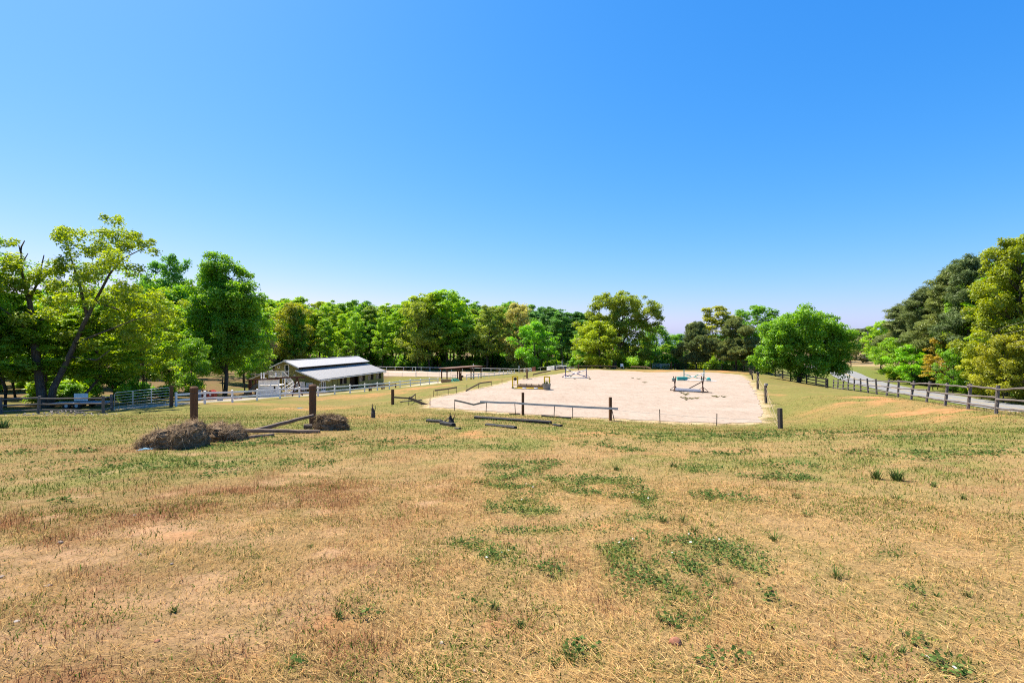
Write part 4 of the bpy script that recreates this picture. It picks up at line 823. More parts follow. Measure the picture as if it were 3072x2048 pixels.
# wood further back that reads as one mass
def far_mass():
    t = Tree(61); r = t.r
    for i in range(620):
        x = r.uniform(-230, 60); y = r.uniform(222, 250); top = HC - (sky_v(CU + F * x / y) + 14 - CV) / F * y; z = -7.5 + (top + 7.5) * r.random() ** 1.3 * .93; t.cl.append((x, y, z, r.uniform(2.2, 4)))
    for i in range(330):
        t.cl.append((r.uniform(-200, 62), r.uniform(216, 226), r.uniform(-8, 1), r.uniform(2.2, 3.4)))
    for i in range(120):
        x = r.uniform(66, 150); y = 40 + 85 * r.random(); x = float(np.interp(y, ROADC[:, 1], ROADC[:, 0])) + r.uniform(28, 40); top = HC - (sky_r(CU + F * x / y) + 60 - CV) / F * y; t.cl.append((x, y, -5 + (top + 5) * r.random() * .9, r.uniform(2, 3.4)))
    for i in range(260):
        x = r.uniform(-190, -62); y = r.uniform(112, 140); t.cl.append((x, y, -6 + 19 * r.random(), r.uniform(2, 3.6)))
    o = tag(kind(obj('distant_woods', t.leafmesh('distant_woods', 80000, 1.0, 'leaf')), 'stuff'), 'dense green woods closing the view behind the nearer trees', 'woods'); o.color = (.075, .15, .016, 1)
far_mass()

# ------------------------------------------------------------------ fences
def lean_post(me, p, parent, top=None, name='post', lx=0, ly=0, sz=1.0):
    o0 = Vector(parent.location) if parent else Vector((0, 0, 0))
    return obj(name, me, parent, Vector(p) - o0, (ly, lx, random.uniform(-.2, .2)), (1, 1, sz))
Z = Vector((0, 0, 1))
# white board fence in front of the barn
wpost = post_mesh('white_post', .13, 1.05, 'white', 'cap', n=4); wrail = rough_beam('white_rail', .045, .15, 'white', 1, 0, chamfer=.02)
W1 = [(528, 41), (614, 43.4), (697, 45.6), (771, 49.5), (840, 52), (898, 54), (954, 56.5), (1004, 60), (1050, 63.5), (1094, 66.5), (1132, 69.5), (1168, 73.5), (1200, 77), (1231, 80), (1261, 83), (1288, 85.5), (1314, 88)]
def board_fence(name, pts, label, cat, heights=(.92, .47), pm=wpost, rm=wrail, off=0.0, group=None, lean=.01):
    P = [gp(u, Y) for u, Y in pts]; t = thing(name, label, cat, P[0], 0, group)
    for p in P: lean_post(pm, p, t, lx=random.gauss(0, lean), ly=random.gauss(0, lean))
    for a, b in zip(P, P[1:]):
        for h in heights:
            d = (b - a); d.z = 0; d.normalize(); n = Vector((d.y, -d.x, 0)) * off
            lay('rail', rm, a + Z * (h + random.gauss(0, lean * .8)) + n, b + Z * (h + random.gauss(0, lean * .8)) + n, t)
    return t
board_fence('board_fence', W1, 'white two-rail board fence running from the tube gate past the barn', 'fence')
W2 = [(1400, 93), (1419, 95.5), (1435, 98), (1452, 100.5), (1467, 103), (1482.5, 105.5), (1497, 107.5), (1510.6, 109.3), (1523, 110.5), (1535, 111.5), (1544, 112)]
board_fence('board_fence', W2, 'short white two-rail fence curving right of the green netting', 'fence')
gpost = post_mesh('round_post', .24, 1.55, 'brown_post', n=10, seed=3, jit=.02)
p = gp(1381, 92); tag(obj('wood_post', gpost, None, p, None, (1, 1, .9)), 'thick wooden post where the white fence starts again beside the netting', 'post')
p = gp(514, 40.8); tag(obj('wood_post', gpost, None, p, None, (1.15, 1.15, 1.08)), 'tall brown gatepost between the tube gate and the white fence', 'post')

# weathered rail fence on the left
opost = [post_mesh('weathered_post', .19, 1.28, 'post_grey', n=7, seed=s, jit=.07) for s in range(3)]
orail = [rough_beam('weathered_rail', .075, .105, 'rail_grey', 6, .14, s, .28) for s in range(4)]
def rail_fence(label, P, heights, pms, rms, cat='fence', name='rail_fence', lean=.03, tops=None):
    t = thing(name, label, cat, P[0])
    for i, p in enumerate(P): lean_post(random.choice(pms), p, t, lx=random.gauss(0, lean), ly=random.gauss(0, lean), sz=1 if tops is None else tops[i])
    for a, b in zip(P, P[1:]):
        for h in heights: lay('rail', random.choice(rms), a + Z * (h + random.uniform(-.05, .05)), b + Z * (h + random.uniform(-.05, .05)), t, random.uniform(-.3, .3))
    return t
rail_fence('weathered three-rail fence below the old oak at the left edge', [gp(-330, 39), gp(-215, 38.6), gp(-95, 38.3), gp(5, 38.1), gp(114, 37.8), gp(310, 37.6), gp(336, 41.2)], (1.12, .68, .24), opost, orail)
# tube gates
def tube_gate(a, b, h0, h1, label, n=6, mat='steel', braces=2, r=.024, name='tube_gate', loops=True):
    a, b = Vector(a), Vector(b); L = (b - a).length; t = thing(name, label, 'gate', a); d = (b - a) / L
    def q(s, z): return d * s + Z * z
    fr = MB(); c = .16; pts = [q(0, h0), q(0, h1 - c), q(c * .3, h1 - c * .3), q(c, h1), q(L - c, h1), q(L - c * .3, h1 - c * .3), q(L, h1 - c), q(L, h0), q(0, h0)]; fr.tube(pts, r, 7); fr.build('frame', mat, t, smooth=True)
    for i in range(1, n - 1):
        z = h0 + (h1 - h0) * (i / (n - 1)) ** .95; MB().tube([q(0, z), q(L, z)], r * .85, 6).build('rail', mat, t, smooth=True)
    for i in range(braces):
        s = L * (i + 1) / (braces + 1); MB().beam(q(s, h0), q(s, h1), .06, .02).build('brace', mat, t)
    if loops:
        for s0, s1 in ((0, .32), (L - .32, L)): MB().tube([q(s0, h0), q(s0, .04), q(s1, .04), q(s1, h0)], r * .8, 6).build('foot_loop', mat, t, smooth=True)
    return t
a = gp(343, 40.2); b = gp(509, 40.7); b.z += .12
tube_gate(a, b, .32, 1.42, 'galvanised tube gate between the rail fence and the brown gatepost')
a = pt(1957, 1113, 92); b = pt(2009, 1113, 91); a.z = tz(a.x, a.y); b.z = tz(b.x, b.y)
tube_gate(a, b, .15, 1.05, 'grey tube gate at the far end of the sand arena', 5, braces=1, loops=False)

# split-rail fence on the right, then the dark board fence up to the arena's far corner
spost = [post_mesh('split_post', .145, 1.24, 'post_grey', n=7, seed=s + 5, jit=.1) for s in range(4)]
srail = [rough_beam('split_rail', .055, .085, 'rail_grey', 6, .2, s + 9, .3) for s in range(5)]
SR = []
Y = 16.5
while Y < 60.5:
    X = 20.8 + (Y - 22) * .445; SR.append(Vector((X, Y, tz(X, Y)))); Y += 2.74
t = rail_fence('grey split-rail fence between the pasture and the road', SR, (1.08, .66, .27), spost, srail, lean=.05)
for i_, o_ in enumerate([c_ for c_ in t.children if c_.name.startswith('post')][:9]): o_.rotation_euler = (random.gauss(0, .03), random.uniform(.05, .2), random.uniform(-.3, .3))
bpost = post_mesh('black_post', .13, 1.25, 'black_wood', n=4); brail = rough_beam('black_rail', .04, .13, 'black_wood', 2, .04)
e0 = SR[-1]
BF = [Vector((e0.x - .3, e0.y + .6, 0))] + [Vector(((u - CU) / F * Y, Y, 0)) for u, Y in ((2478, 63.5), (2448, 66.5), (2420, 69), (2398, 71.5), (2372, 75), (2348, 78.5), (2326, 82), (2306, 85.5), (2286, 88.5), (2262, 91), (2232, 92.5), (2200, 93), (2166, 93), (2130, 93), (2094, 92.8), (2058, 92.6), (2024, 92.4))]
for p in BF: p.z = tz(p.x, p.y)
t = thing('board_fence', 'black three-board fence under the big round green tree and behind the arena', 'fence', BF[0])
for p in BF: lean_post(bpost, p, t)
for a, b in zip(BF, BF[1:]):
    for h in (1.08, .68, .28): lay('board', brail, a + Z * h, b + Z * h, t)

# far white rail round the sand pen
fpost = post_mesh('pen_post', .11, 1.1, 'white_far', n=4); ftall = post_mesh('pen_tall_post', .16, 2.3, 'white_far', n=4); frail = rough_beam('pen_rail', .1, .12, 'white_far', 1, 0, chamfer=.1)
def pen_rail(label, pts, step, mat_p, mat_r, hs=(1.08,), tall=()):
    P = [Vector((x, y, tz(x, y))) for x, y in pts]; t = thing('pen_rail', label, 'fence', P[0]); k = 0
    for a, b in zip(P, P[1:]):
        n = max(1, round((b - a).length / step)); prev = None
        for i in range(n + 1):
            p = a.lerp(b, i / n); p.z = tz(p.x, p.y)
            if i or a is P[0]:
                obj('tall_post' if k in tall else 'post', ftall if k in tall else mat_p, t, p - t.location); k += 1
            if prev is not None:
                for h in hs: lay('rail', mat_r, prev + Z * h, p + Z * h, t)
            prev = p
    return t
def px(u, Y): return ((u - CU) / F * Y, Y)
pen_rail('white rail along the far side of the sand pen, in front of the wood', [px(1020, 156), px(1160, 153), px(1290, 149), px(1420, 146), px(1500, 143), px(1560, 141), px(1720, 132)], 3.0, fpost, frail, tall=(14, 23, 33))
gpost2 = post_mesh('pipe_post', .07, 1.2, 'steel', n=6); grail = rough_beam('pipe_rail', .06, .06, 'steel', 1, 0, chamfer=.3)
pen_rail('thin grey pipe rail along the near side of the sand pen', [px(1100, 127), px(1164, 126.4), px(1250, 124.5), px(1352, 122.5), px(1380, 123)], 3.4, gpost2, grail, (1.16,))
p = Vector((*px(1247, 124.7), 0)); p.z = tz(p.x, p.y); tag(obj('marker_post', post_mesh('marker_post', .11, 2.5, 'white_far', n=6), None, p), 'tall thin white marker post at the near rail of the sand pen', 'post')

# paddock gates and panels between the pen and the arena
a = Vector((*px(1558, 116), 0)); b = Vector((*px(1586, 114), 0)); a.z = tz(a.x, a.y); b.z = tz(b.x, b.y)
tube_gate(a, b, .12, 1.35, 'rusty brown tube gate right of the short white fence', 5, 'rust', 2, .03, loops=False)
p = Vector((*px(1557, 116.6), 0)); p.z = tz(p.x, p.y); tag(obj('gate_post', post_mesh('gate_post', .17, 2.0, 'white_far', n=4), None, p), 'tall white post holding the rusty brown gate', 'post')
board_fence('board_fence', [(1572, 121), (1584, 119.5), (1594, 118.5)], 'white angled fence panel behind the rusty brown gate', 'fence', (1.2, .75, .35))
a = Vector((*px(1596, 119), 0)); b = Vector((*px(1607, 117), 0)); a.z = tz(a.x, a.y); b.z = tz(b.x, b.y)
tt = thing('slat_panel', 'dark red slatted panel at the end of the white angled fence', 'panel', a); srd = rough_beam('slat', .04, .2, 'brick_red', 1, 0)
for i in range(5): lay('slat', srd, a + Z * (.2 + .27 * i), b + Z * (.2 + .27 * i), tt)
for q_ in (a, b): MB().box(-.07, .07, -.07, .07, -.2, 1.5).build('post', 'brown_beam', tt, q_ - a)
board_fence('board_fence', [(1641, 114), (1663, 111)], 'white five-board gate panel left of the blue cross-rail jump', 'gate', (1.15, .92, .69, .46, .23))
board_fence('board_fence', [(1668, 112), (1690, 110), (1712, 108), (1734, 107)], 'white two-rail fence low behind the arena bank', 'fence', (1.0, .5))

# ------------------------------------------------------------------ sagging strap fence round the sand arena
def tpost(p, h, parent=None, lx=0., ly=0., label=None, group=None):
    mb = MB().box(-.022, .022, -.006, .006, -.2, h).box(-.006, .006, -.03, -.0062, -.2, h - .01)
    me = mb.mesh('steel_post', 'tpost'); o = obj('steel_post', me, parent, p - (Vector(parent.location) if parent else Vector((0, 0, 0))), (ly, lx, random.uniform(-.5, .5)))
    if label: tag(o, label, 'post', group)
    return o
def strap(name, pts, mat, parent, w=.11, th=.02):
    o0 = Vector(parent.location); V = []; Fs = []; n = len(pts)
    for i, p in enumerate(pts):
        d = (pts[min(i + 1, n - 1)] - pts[max(i - 1, 0)]).normalized(); s = d.cross(Z).normalized(); u_ = s.cross(d); q = p - o0
        for a, b in ((-1, -1), (1, -1), (1, 1), (-1, 1)): V.append(q + s * a * th / 2 + u_ * b * w / 2)
    for i in range(n - 1):
        for k in range(4): Fs.append((i * 4 + k, i * 4 + (k + 1) % 4, i * 4 + 4 + (k + 1) % 4, i * 4 + 4 + k))
    Fs += [(3, 2, 1, 0), (n * 4 - 4, n * 4 - 3, n * 4 - 2, n * 4 - 1)]
    return MB().add(V, Fs).build(name, mat, parent)
wp = post_mesh('square_post', .15, 1.3, 'brown_post', n=4)
# near side: one fence thing with its posts, steel posts, straps and wire
def near_Y(u): return float(np.interp(u, (1290, 1363, 1571, 1700, 1860, 2050, 2218), (34.5, 34.6, 32.5, 31.5, 30.2, 28.8, 28.3)))
def np_(u, dy=-.3): Y = near_Y(u) + dy; return gp(u, Y)
nf = thing('strap_fence', 'sagging pale strap fence along the near edge of the sand arena', 'fence', np_(1363))
for u, vt, lx in ((1363, 1199, .05), (1458, 1204, .06), (1546.4, 1206, -.06), (1662, 1213, .05), (1718, 1216, 0), (1843, 1224, -.22), (1980, 1227, -.03), (2150, 1240, .02)):
    p = np_(u); Y = p.y; tpost(p, HC - (vt - CV) / F * Y - p.z, nf, lx)
for u, vt in ((1568.6, 1177), (1831, 1191)):
    p = np_(u, -.25); h = HC - (vt - CV) / F * p.y - p.z; obj('post', wp, nf, p - nf.location, (0, 0, .15), (1, 1, h / 1.3))
def sp(u, v, dy=-.42): return pt(u, v, near_Y(u) + dy)
strap('strap', [sp(1363, 1200), sp(1395, 1207), sp(1421, 1213.5), sp(1440, 1209), sp(1458, 1206)], 'strap', nf)
strap('strap', [sp(1440, 1204.5, -.45), sp(1458, 1205, -.45), sp(1500, 1207.5), sp(1546, 1208), sp(1568, 1210.5), sp(1615, 1213.5), sp(1662, 1215.5), sp(1718, 1219), sp(1775, 1222), sp(1831, 1224.5), sp(1854, 1225.5)], 'strap_grey', nf, .12)
def wire(name, P, r, mat, parent):
    return MB().tube([q - Vector(parent.location) for q in P], r, 4).build(name, mat, parent)
wire('wire', [sp(1843, 1229), sp(1910, 1236), sp(1980, 1241), sp(2060, 1248), sp(2150, 1253), sp(2335, 1262, -1.5)], .008, 'wire', nf)
# left side of the arena
def lY(u, v): return F * 4.75 / (v - CV)
def lp(u, v): return pt(u, v, F * (4.6 + .15) / (v - CV))
def left_post(u, vt, vb, parent, lx=0):
    p = G(u, vb); tpost(p, max(.35, HC - (vt - CV) / F * p.y - p.z), parent, lx); return p
lf = thing('strap_fence', 'broken brown strap fence along the left edge of the sand arena', 'fence', G(1301, 1191))
for u, vt, vb in ((1301, 1170, 1191), (1311, 1170, 1188.6), (1344.6, 1166, 1185), (1369, 1160.6, 1180), (1401, 1153.5, 1171), (1435, 1148, 1166), (1474, 1144, 1158), (1506, 1137, 1152), (1572, 1128, 1140), (1599.5, 1122, 1134), (1290, 1193, 1219), (1635, 1118, 1129)):
    left_post(u, vt, vb, lf, random.gauss(0, .04))
def ls(u, v, vb, up=0): return pt(u, v, G(u, vb).y - .1)
strap('strap', [ls(1304, 1171, 1190), ls(1340, 1166.5, 1185), ls(1371, 1161.5, 1180)], 'strap_brown', lf, .13)
strap('strap', [ls(1397, 1172.5, 1174), ls(1419, 1160, 1169), ls(1441, 1148.5, 1165)], 'strap_brown', lf, .14)
strap('strap', [ls(1440, 1149, 1165), ls(1458, 1146.5, 1161), ls(1475, 1144.5, 1158)], 'strap_brown', lf, .13)
strap('strap', [ls(1572, 1128.5, 1140), ls(1584, 1125.5, 1138)], 'strap_brown', lf, .1)
for pts in ([(1599.5, 1123, 1134), (1625, 1117, 1130), (1652, 1111.5, 1124)], [(1664, 1109.5, 1121), (1700, 1103, 1116), (1735, 1097.5, 1110), (1790, 1097, 1108.6), (1850, 1098.5, 1108.8)], [(1893, 1099, 1112), (1940, 1100, 1115), (1952, 1104, 1116)]):
    strap('strap', [pt(u, v, min(F * 4.6 / (vb - CV) + 1.5, 88)) for u, v, vb in pts], 'strap_brown', lf, .17, .03)
wire('wire', [ls(1290, 1195, 1219), ls(1325, 1208, 1221), ls(1362, 1222, 1224)], .008, 'wire', lf)
wire('wire', [ls(1311, 1178, 1188.6), ls(1344, 1174, 1185), ls(1369, 1169, 1180), ls(1401, 1162, 1171), ls(1474, 1150, 1158)], .008, 'wire', lf)
p = G(1581, 1136.5); h = HC - (1105.6 - CV) / F * p.y - p.z
tag(obj('wood_post', wp, None, p, (0, 0, .2), (1.1, 1.1, h / 1.3)), 'dark wooden post with rubble at its foot on the left edge of the arena', 'post')
mb = MB(); r_ = random.Random(3)
for i in range(16):
    x, y, s = r_.gauss(.25, .45), r_.gauss(-.1, .25), r_.uniform(.06, .16); mb.lathe([(s, -.03), (s * .9, s * .3), (s * .4, s * .6)], 6, (x, y, 0))
tag(mb.build('rubble_heap', 'stone', None, p), 'small heap of stones around the dark post by the arena', 'stones')
p = G(1735, 1110); tag(obj('wood_post', wp, None, p, (0, .05, .2), (.9, .9, .75)), 'short leaning wooden post at the far left corner of the arena', 'post')
p = gp(1953, 90.5); tag(obj('wood_post', wp, None, p, (0, -.12, .2), (.6, .6, 1.05)), 'thin pale leaning post left of the grey tube gate', 'post')
p = gp(2014, 91.5); tag(obj('wood_post', gpost, None, p, None, (1.1, 1.1, .85)), 'stout brown post at the right end of the grey tube gate', 'post')
# broken corner left of the arena
cf = thing('strap_fence', 'collapsed strap fence corner with a leaning post left of the arena', 'fence', G(1178, 1214))
p = G(1178, 1214); h = HC - (1167.6 - CV) / F * p.y - p.z; obj('post', gpost, cf, p - cf.location, None, (1, 1, h / 1.55))
for u, vt, vb in ((1246, 1181, 1200), (1226, 1192, 1215.5)): left_post(u, vt, vb, cf, random.gauss(0, .05))
yc = G(1200, 1214).y
strap('strap', [pt(1181, 1191, yc), pt(1205, 1193, yc), pt(1227, 1194, yc), pt(1238, 1189, yc + 1.5), pt(1246, 1182, yc + 3)], 'strap_brown', cf, .12)
strap('strap', [pt(1226, 1193, yc - .2), pt(1258, 1206, yc - .3), pt(1291, 1219.5, yc - .2)], 'strap_brown', cf, .2, .04)
g1, g2 = G(1200, 1208), G(1266, 1201); lb = rough_beam('fallen_board', .18, .06, 'dark_wood', 4, .08)
def ground_beam(a, b, me, label, name='timber', lift=.05, cat='timber', group=None):
    o = lay(name, me, a + Z * lift, b + Z * lift); return tag(o, label, cat, group)
ground_beam(g1, g2, lb, 'dark board lying in the grass behind the collapsed fence corner')

# posts and rope down the right side of the arena
dpost = post_mesh('dark_post', .15, 1.2, 'dark_wood', n=4)
rp_ = []
for u, vt, Y, w, lab, lx in ((2341, 1224, 26, .17, 'dark square post standing in the grass right of the arena, nearest the camera', -.03), (2298, 1156, 38.6, .14, 'dark post with a pale cap, second along the right side of the arena', -.03), (2273, 1120, 50, .15, 'weathered post third along the right side of the arena', .02), (2258, 1108, 62, .12, 'leaning post fourth along the right side of the arena', -.18), (2251, 1102, 72, .12, 'thin leaning post at the far right corner of the arena', -.2)):
    p = gp(u, Y); h = HC - (vt - CV) / F * Y - p.z; k = w / .15
    t = thing('wood_post', lab, 'post', p); obj('shaft', dpost, t, (0, 0, 0), (0, lx, .3), (k, k, h / 1.2))
    if Y < 55 and Y > 30: MB().box(-.1, .1, -.1, .1, h, h + .16).build('cap', 'stone_grey' if Y < 45 else 'dark_wood', t)
    rp_.append((p, h))
for i in range(3):
    a, b = rp_[i], rp_[i + 1]; A = a[0] + Z * (a[1] * .75 if i else .1); B = b[0] + Z * b[1] * .9
    t = thing('rope', ('tan rope sagging between the first and second post right of the arena', 'tan rope sagging between the second and third post right of the arena', 'tan rope between the third and fourth post right of the arena')[i], 'rope', A)
    for k in range(2):
        P = [A.lerp(B, s / 8) - Z * (4 * (s / 8) * (1 - s / 8) * (.18 + .35 * k)) - Z * (.3 * k) for s in range(9)]
        P = [Vector((q.x, q.y, max(q.z, tz(q.x, q.y) + .02))) for q in P]; wire('strand', P, .009, 'rope', t)

# ------------------------------------------------------------------ timbers and broken posts on the slope
bb = rough_beam('black_timber', .17, .15, 'black_wood', 5, .06); b2 = rough_beam('thin_timber', .1, .08, 'black_wood', 4, .1); b3 = rough_beam('brown_timber', .12, .07, 'dark_wood', 4, .1)
ground_beam(G(1425, 1257), G(1653, 1273), bb, 'long black timber lying in the grass below the sand arena', lift=.06)
ground_beam(G(1460, 1277), G(1546, 1286), bb, 'tapering black timber half sunk in the grass below the long one', lift=.0)
ground_beam(G(1660, 1277), G(1684, 1280), b2, 'short black timber end right of the long black timber', lift=.03)
ground_beam(G(1625, 1249), G(1712, 1256), b2, 'thin dark timber lying along the near arena edge', lift=.04)
ground_beam(G(1528, 1242.5), G(1560, 1244), b3, 'short brown board beside the wooden post at the arena edge', lift=.03)
ground_beam(G(1283, 1265), G(1324, 1269), bb, 'short black timber left of the broken upright stake', lift=.03)
ground_beam(G(1325, 1273), G(1360, 1280), bb, 'black timber stub at the foot of the broken stake', lift=.04)
ground_beam(G(1366, 1286), G(1380, 1288), b3, 'tiny brown stick in the grass below the broken stake', lift=.01)
def stake(u, vt, vb, label, w, mat, seed):
    p = G(u, vb); h = HC - (vt - CV) / F * p.y - p.z; r = random.Random(seed); t = thing('broken_stake', label, 'stake', p)
    mb = MB(); mb.tube([(0, 0, -.2), (.01, 0, h * .35), (-.02, .01, h * .6), (-.03, 0, h * .72)], [w, w * .95, w * .6, w * .35], 6); mb.build('stump', mat, t)
    mb = MB(); mb.tube([(-.01, 0, h * .5), (-.03, 0, h * .8), (-.02, 0, h)], [w * .35, w * .22, w * .08], 5); mb.build('splinter', mat, t)
    mb = MB(); mb.tube([(w * .5, -.02, h * .3), (w * 1.1, -.02, h * .7), (w * 1.2, 0, h * .9)], [w * .3, w * .15, w * .05], 5); mb.build('splinter', mat, t); return t
stake(1119, 1211, 1253, 'broken grey stake standing alone in the grass left of the arena', .1, 'dark_wood', 1)
stake(1353, 1238, 1276, 'broken black upright stake among the timbers on the slope', .1, 'black_wood', 2)
g = G(1330, 1267); h_ = G(1352, 1262)
tag(lay('stick', rough_beam('stick', .04, .04, 'split_wood', 4, .3), G(1326, 1270) + Z * .03, pt(1352, 1250, G(1353, 1276).y) ), 'bent stick leaning against the broken black stake', 'stick')

# ------------------------------------------------------------------ rustic jump with hay on the left
def round_jump_post(u, vt, Y, label, seed):
    p = gp(u, Y); h = HC - (vt - CV) / F * Y - p.z; t = thing('jump_post', label, 'post', p)
    w = .112; MB().lathe([(w * .92, -.3), (w * .95, .2), (w * .98, h * .5), (w, h * .84)], 12).build('shaft', 'brown_post', t, smooth=False)
    MB().lathe([(w * 1.0, h * .84 + .003), (w * .93, h * .855), (w * .93, h * .875), (w * 1.04, h * .885), (w * 1.08, h * .97), (w * .75, h)], 12).build('turned_top', 'brown_post', t)
    for z in (.55, .72): MB().lathe([(.012, 0), (.012, .05)], 6).build('peg', 'tpost', t, (-w * .9, -w * .3, h * z))
    return p, h
pa, ha = round_jump_post(582, 1159, 16.2, 'thick brown turned post standing behind the hay heap', 1)
pb, hb = round_jump_post(938, 1153, 16.3, 'thick brown turned post next to the single dark hay bale', 2)
sr1 = rough_beam('jump_rail', .085, .10, 'split_wood', 7, .07, 3, .2); sr2 = rough_beam('jump_rail_long', .10, .10, 'split_wood', 7, .06, 4, .2); sr3 = rough_beam('jump_rail_thin', .09, .06, 'split_wood', 5, .2, 5, .2)
tag(lay('jump_rail', sr1, pt(757, 1292.6, 14.6), pt(940, 1246, 16.0), None, .3), 'split rail slanting from the ground up to the right jump post', 'rail')
a = G(722, 1303); b = G(960, 1299); tag(lay('jump_rail', sr2, a + Z * .1, b + Z * .04), 'long split rail lying on the ground between the hay bales', 'rail')
a = G(728, 1318); b = G(818, 1308); tag(lay('jump_rail', sr3, a + Z * .03, b + Z * .04), 'short thin split rail lying in front of the second hay bale', 'rail')
a = gp(911, 15.9); b = gp(936, 16.0); tag(lay('wood_block', rough_beam('wood_block', .2, .16, 'dark_wood', 2, .05), a + Z * .06, b + Z * .06), 'dark wooden block at the foot of the right jump post', 'block')
def hay(u0, u1, vt, vb, Y, label, seed, depth=.9, tilt=0, lop=0, rz=0, nst=1500, dark=1):
    uc = (u0 + u1) / 2; p = gp(uc, Y); w = (u1 - u0) / F * Y; h = HC - (vt - CV) / F * Y - p.z
    r = np.random.default_rng(seed); t = thing('hay_bale', label, 'hay bale', p, rz); nu, nv = 28, 14; V = []
    for j in range(nv + 1):
        ph = j / nv * math.pi / 2 * .995
        for i in range(nu):
            th = 2 * math.pi * i / nu; c, s = math.cos(th), math.sin(th); e = .55
            x = math.copysign(abs(c) ** e, c) * w / 2 * math.cos(ph) ** .45; y = math.copysign(abs(s) ** e, s) * depth / 2 * math.cos(ph) ** .45; z = h * math.sin(ph) ** .75
            z *= 1 + lop * x / w; k = 1 + r.normal(0, .035)
            nzv = float(fbm(np.array([x * 5 + seed]), np.array([y * 5 + z * 6]), seed)[0] - .5) * .26
            V.append((x * k + c * nzv, y * k + s * nzv, z + nzv * .6 - .04))
    Fs = [(j * nu + i, j * nu + (i + 1) % nu, (j + 1) * nu + (i + 1) % nu, (j + 1) * nu + i) for j in range(nv) for i in range(nu)]
    MB().add(V, Fs).build('bale_body', 'hay', t, smooth=False)
    Va = np.array(V); k = r.integers(0, len(Va), nst); P = Va[k]; n = nst
    N = P / np.array((w / 2, depth / 2, h)) ; N[:, 2] += .2; N /= np.linalg.norm(N, axis=1)[:, None] + 1e-6; P = P + r.normal(0, .035, (n, 3)) + N * .01; st_ = r.random(n) < .07; P[st_] = np.stack([r.normal(0, w * .5, st_.sum()), -depth * .5 + r.normal(0, .22, st_.sum()), r.uniform(.0, .06, st_.sum())], 1); N[st_] = (0, 0, 1)
    D = r.normal(0, 1, (n, 3)); D -= N * (D * N).sum(1)[:, None] * .75; D /= np.linalg.norm(D, axis=1)[:, None]; S = np.cross(D, N); S /= np.linalg.norm(S, axis=1)[:, None] + 1e-6
    L = r.uniform(.05, .2, n)[:, None]; wd = r.uniform(.003, .007, n)[:, None]
    B = P - D * L * .3; T = P + D * L * .7; T[:, 2] -= L[:, 0] * .1
    VV = np.stack([B - S * wd, B + S * wd, T + S * wd * .5, T - S * wd * .5], 1).reshape(-1, 3); i = np.arange(n) * 4
    c = np.where((r.random(n) < .5)[:, None], np.array((.36, .255, .15)), np.array((.19, .13, .075))) * r.uniform(.5, 1.5, n)[:, None] * dark
    ca = np.repeat(np.concatenate([c, np.ones((n, 1))], 1), 4, 0)
    kind(obj('straw', mesh_np('straw', VV, np.stack([i, i + 1, i + 2, i + 3], 1), 'blade', {'col': ('FLOAT_COLOR', ca)}), t), 'stuff'); return t
hay(432, 602, 1277, 1350, 11.6, 'large slumped heap of old hay left of the brown post', 1, 1.0, lop=.85, nst=4200)
hay(612, 728, 1273, 1326, 12.9, 'rounded brown hay bale between the heap and the split rails', 2, .85, lop=-.15, nst=3000)
hay(946, 1041, 1243, 1290, 15.6, 'small dark hay bale right of the second jump post', 3, .6, lop=-.3, nst=2000, dark=.6)
a = G(432, 1352); mb = MB(); r_ = random.Random(5)
for i in range(7): mb.tube([(r_.gauss(0, .06), r_.gauss(0, .04), .02 + r_.random() * .03) for _ in range(5)], .004, 4)
tag(mb.build('baling_twine', 'twine', None, a), 'tangle of pale blue baling twine by the hay heap', 'twine')
a = G(900, 1226); mb = MB()
for i in range(7): mb.tube([(r_.gauss(0, .12), r_.gauss(0, .07), .02 + r_.random() * .03) for _ in range(5)], .005, 4)
tag(mb.build('baling_twine', 'twine', None, a), 'scrap of pale blue twine in the grass beyond the right jump post', 'twine')

# ------------------------------------------------------------------ show jumps on the sand
def pole(name, a, b, r, bands, parent, sub=True):
    """a striped jump pole: the coloured bands are its sub-parts"""
    a, b = Vector(a), Vector(b); o = MB().tube([a, b], r, 8).build(name, bands[0], parent, smooth=True)
    n = len(bands)
    for i in range(1, n):
        if bands[i] == bands[0]: continue
        MB().tube([a.lerp(b, i / n), a.lerp(b, (i + 1) / n)], r + .004, 8).build('stripe', bands[i], o, smooth=True)
    return o
# yellow gate jump with a log and planter
A = apt(1538, 1163.5); Bp = apt(1650, 1166); t = thing('show_jump', 'yellow jump with two ladder wings and a yellow ground pole', 'jump', A); d = (Bp - A); L = d.length; d.normalize(); nn = Vector((-d.y, d.x, 0))
def jp(s, n=0, z=0): return d * s + nn * n + Z * z
H1 = 1.2
for nm, s0, s1 in (('wing', 0.0, .5), ('wing', L - .05 - .5, L - .05)):
    w = MB()
    for s in (s0, s1): w.beam(jp(s, 0, 0), jp(s, 0, H1), .11, .11, d)
    for z in (H1 - .05,): w.beam(jp(s0 + .05, 0, z), jp(s1 - .05, 0, z), .06, .1)
    ob = w.build(nm, 'yellow', t)
    for z in (.72 if s0 else 0, .28): 
        if z: MB().beam(jp(s0 + .05, 0, z), jp(s1 - .05, 0, z), .035, .045).build('rung', 'yellow', ob)
    for s in (s0, s1): MB().beam(jp(s, -.3, .05), jp(s, .3, .05), .08, .08).build('foot', 'dark_wood', ob)
pole('ground_pole', jp(.35, -.45, .06), jp(L - .35, -.45, .06), .05, ['yellow', 'yellow', 'pole_white', 'yellow', 'yellow', 'pole_white', 'yellow', 'yellow'], t)
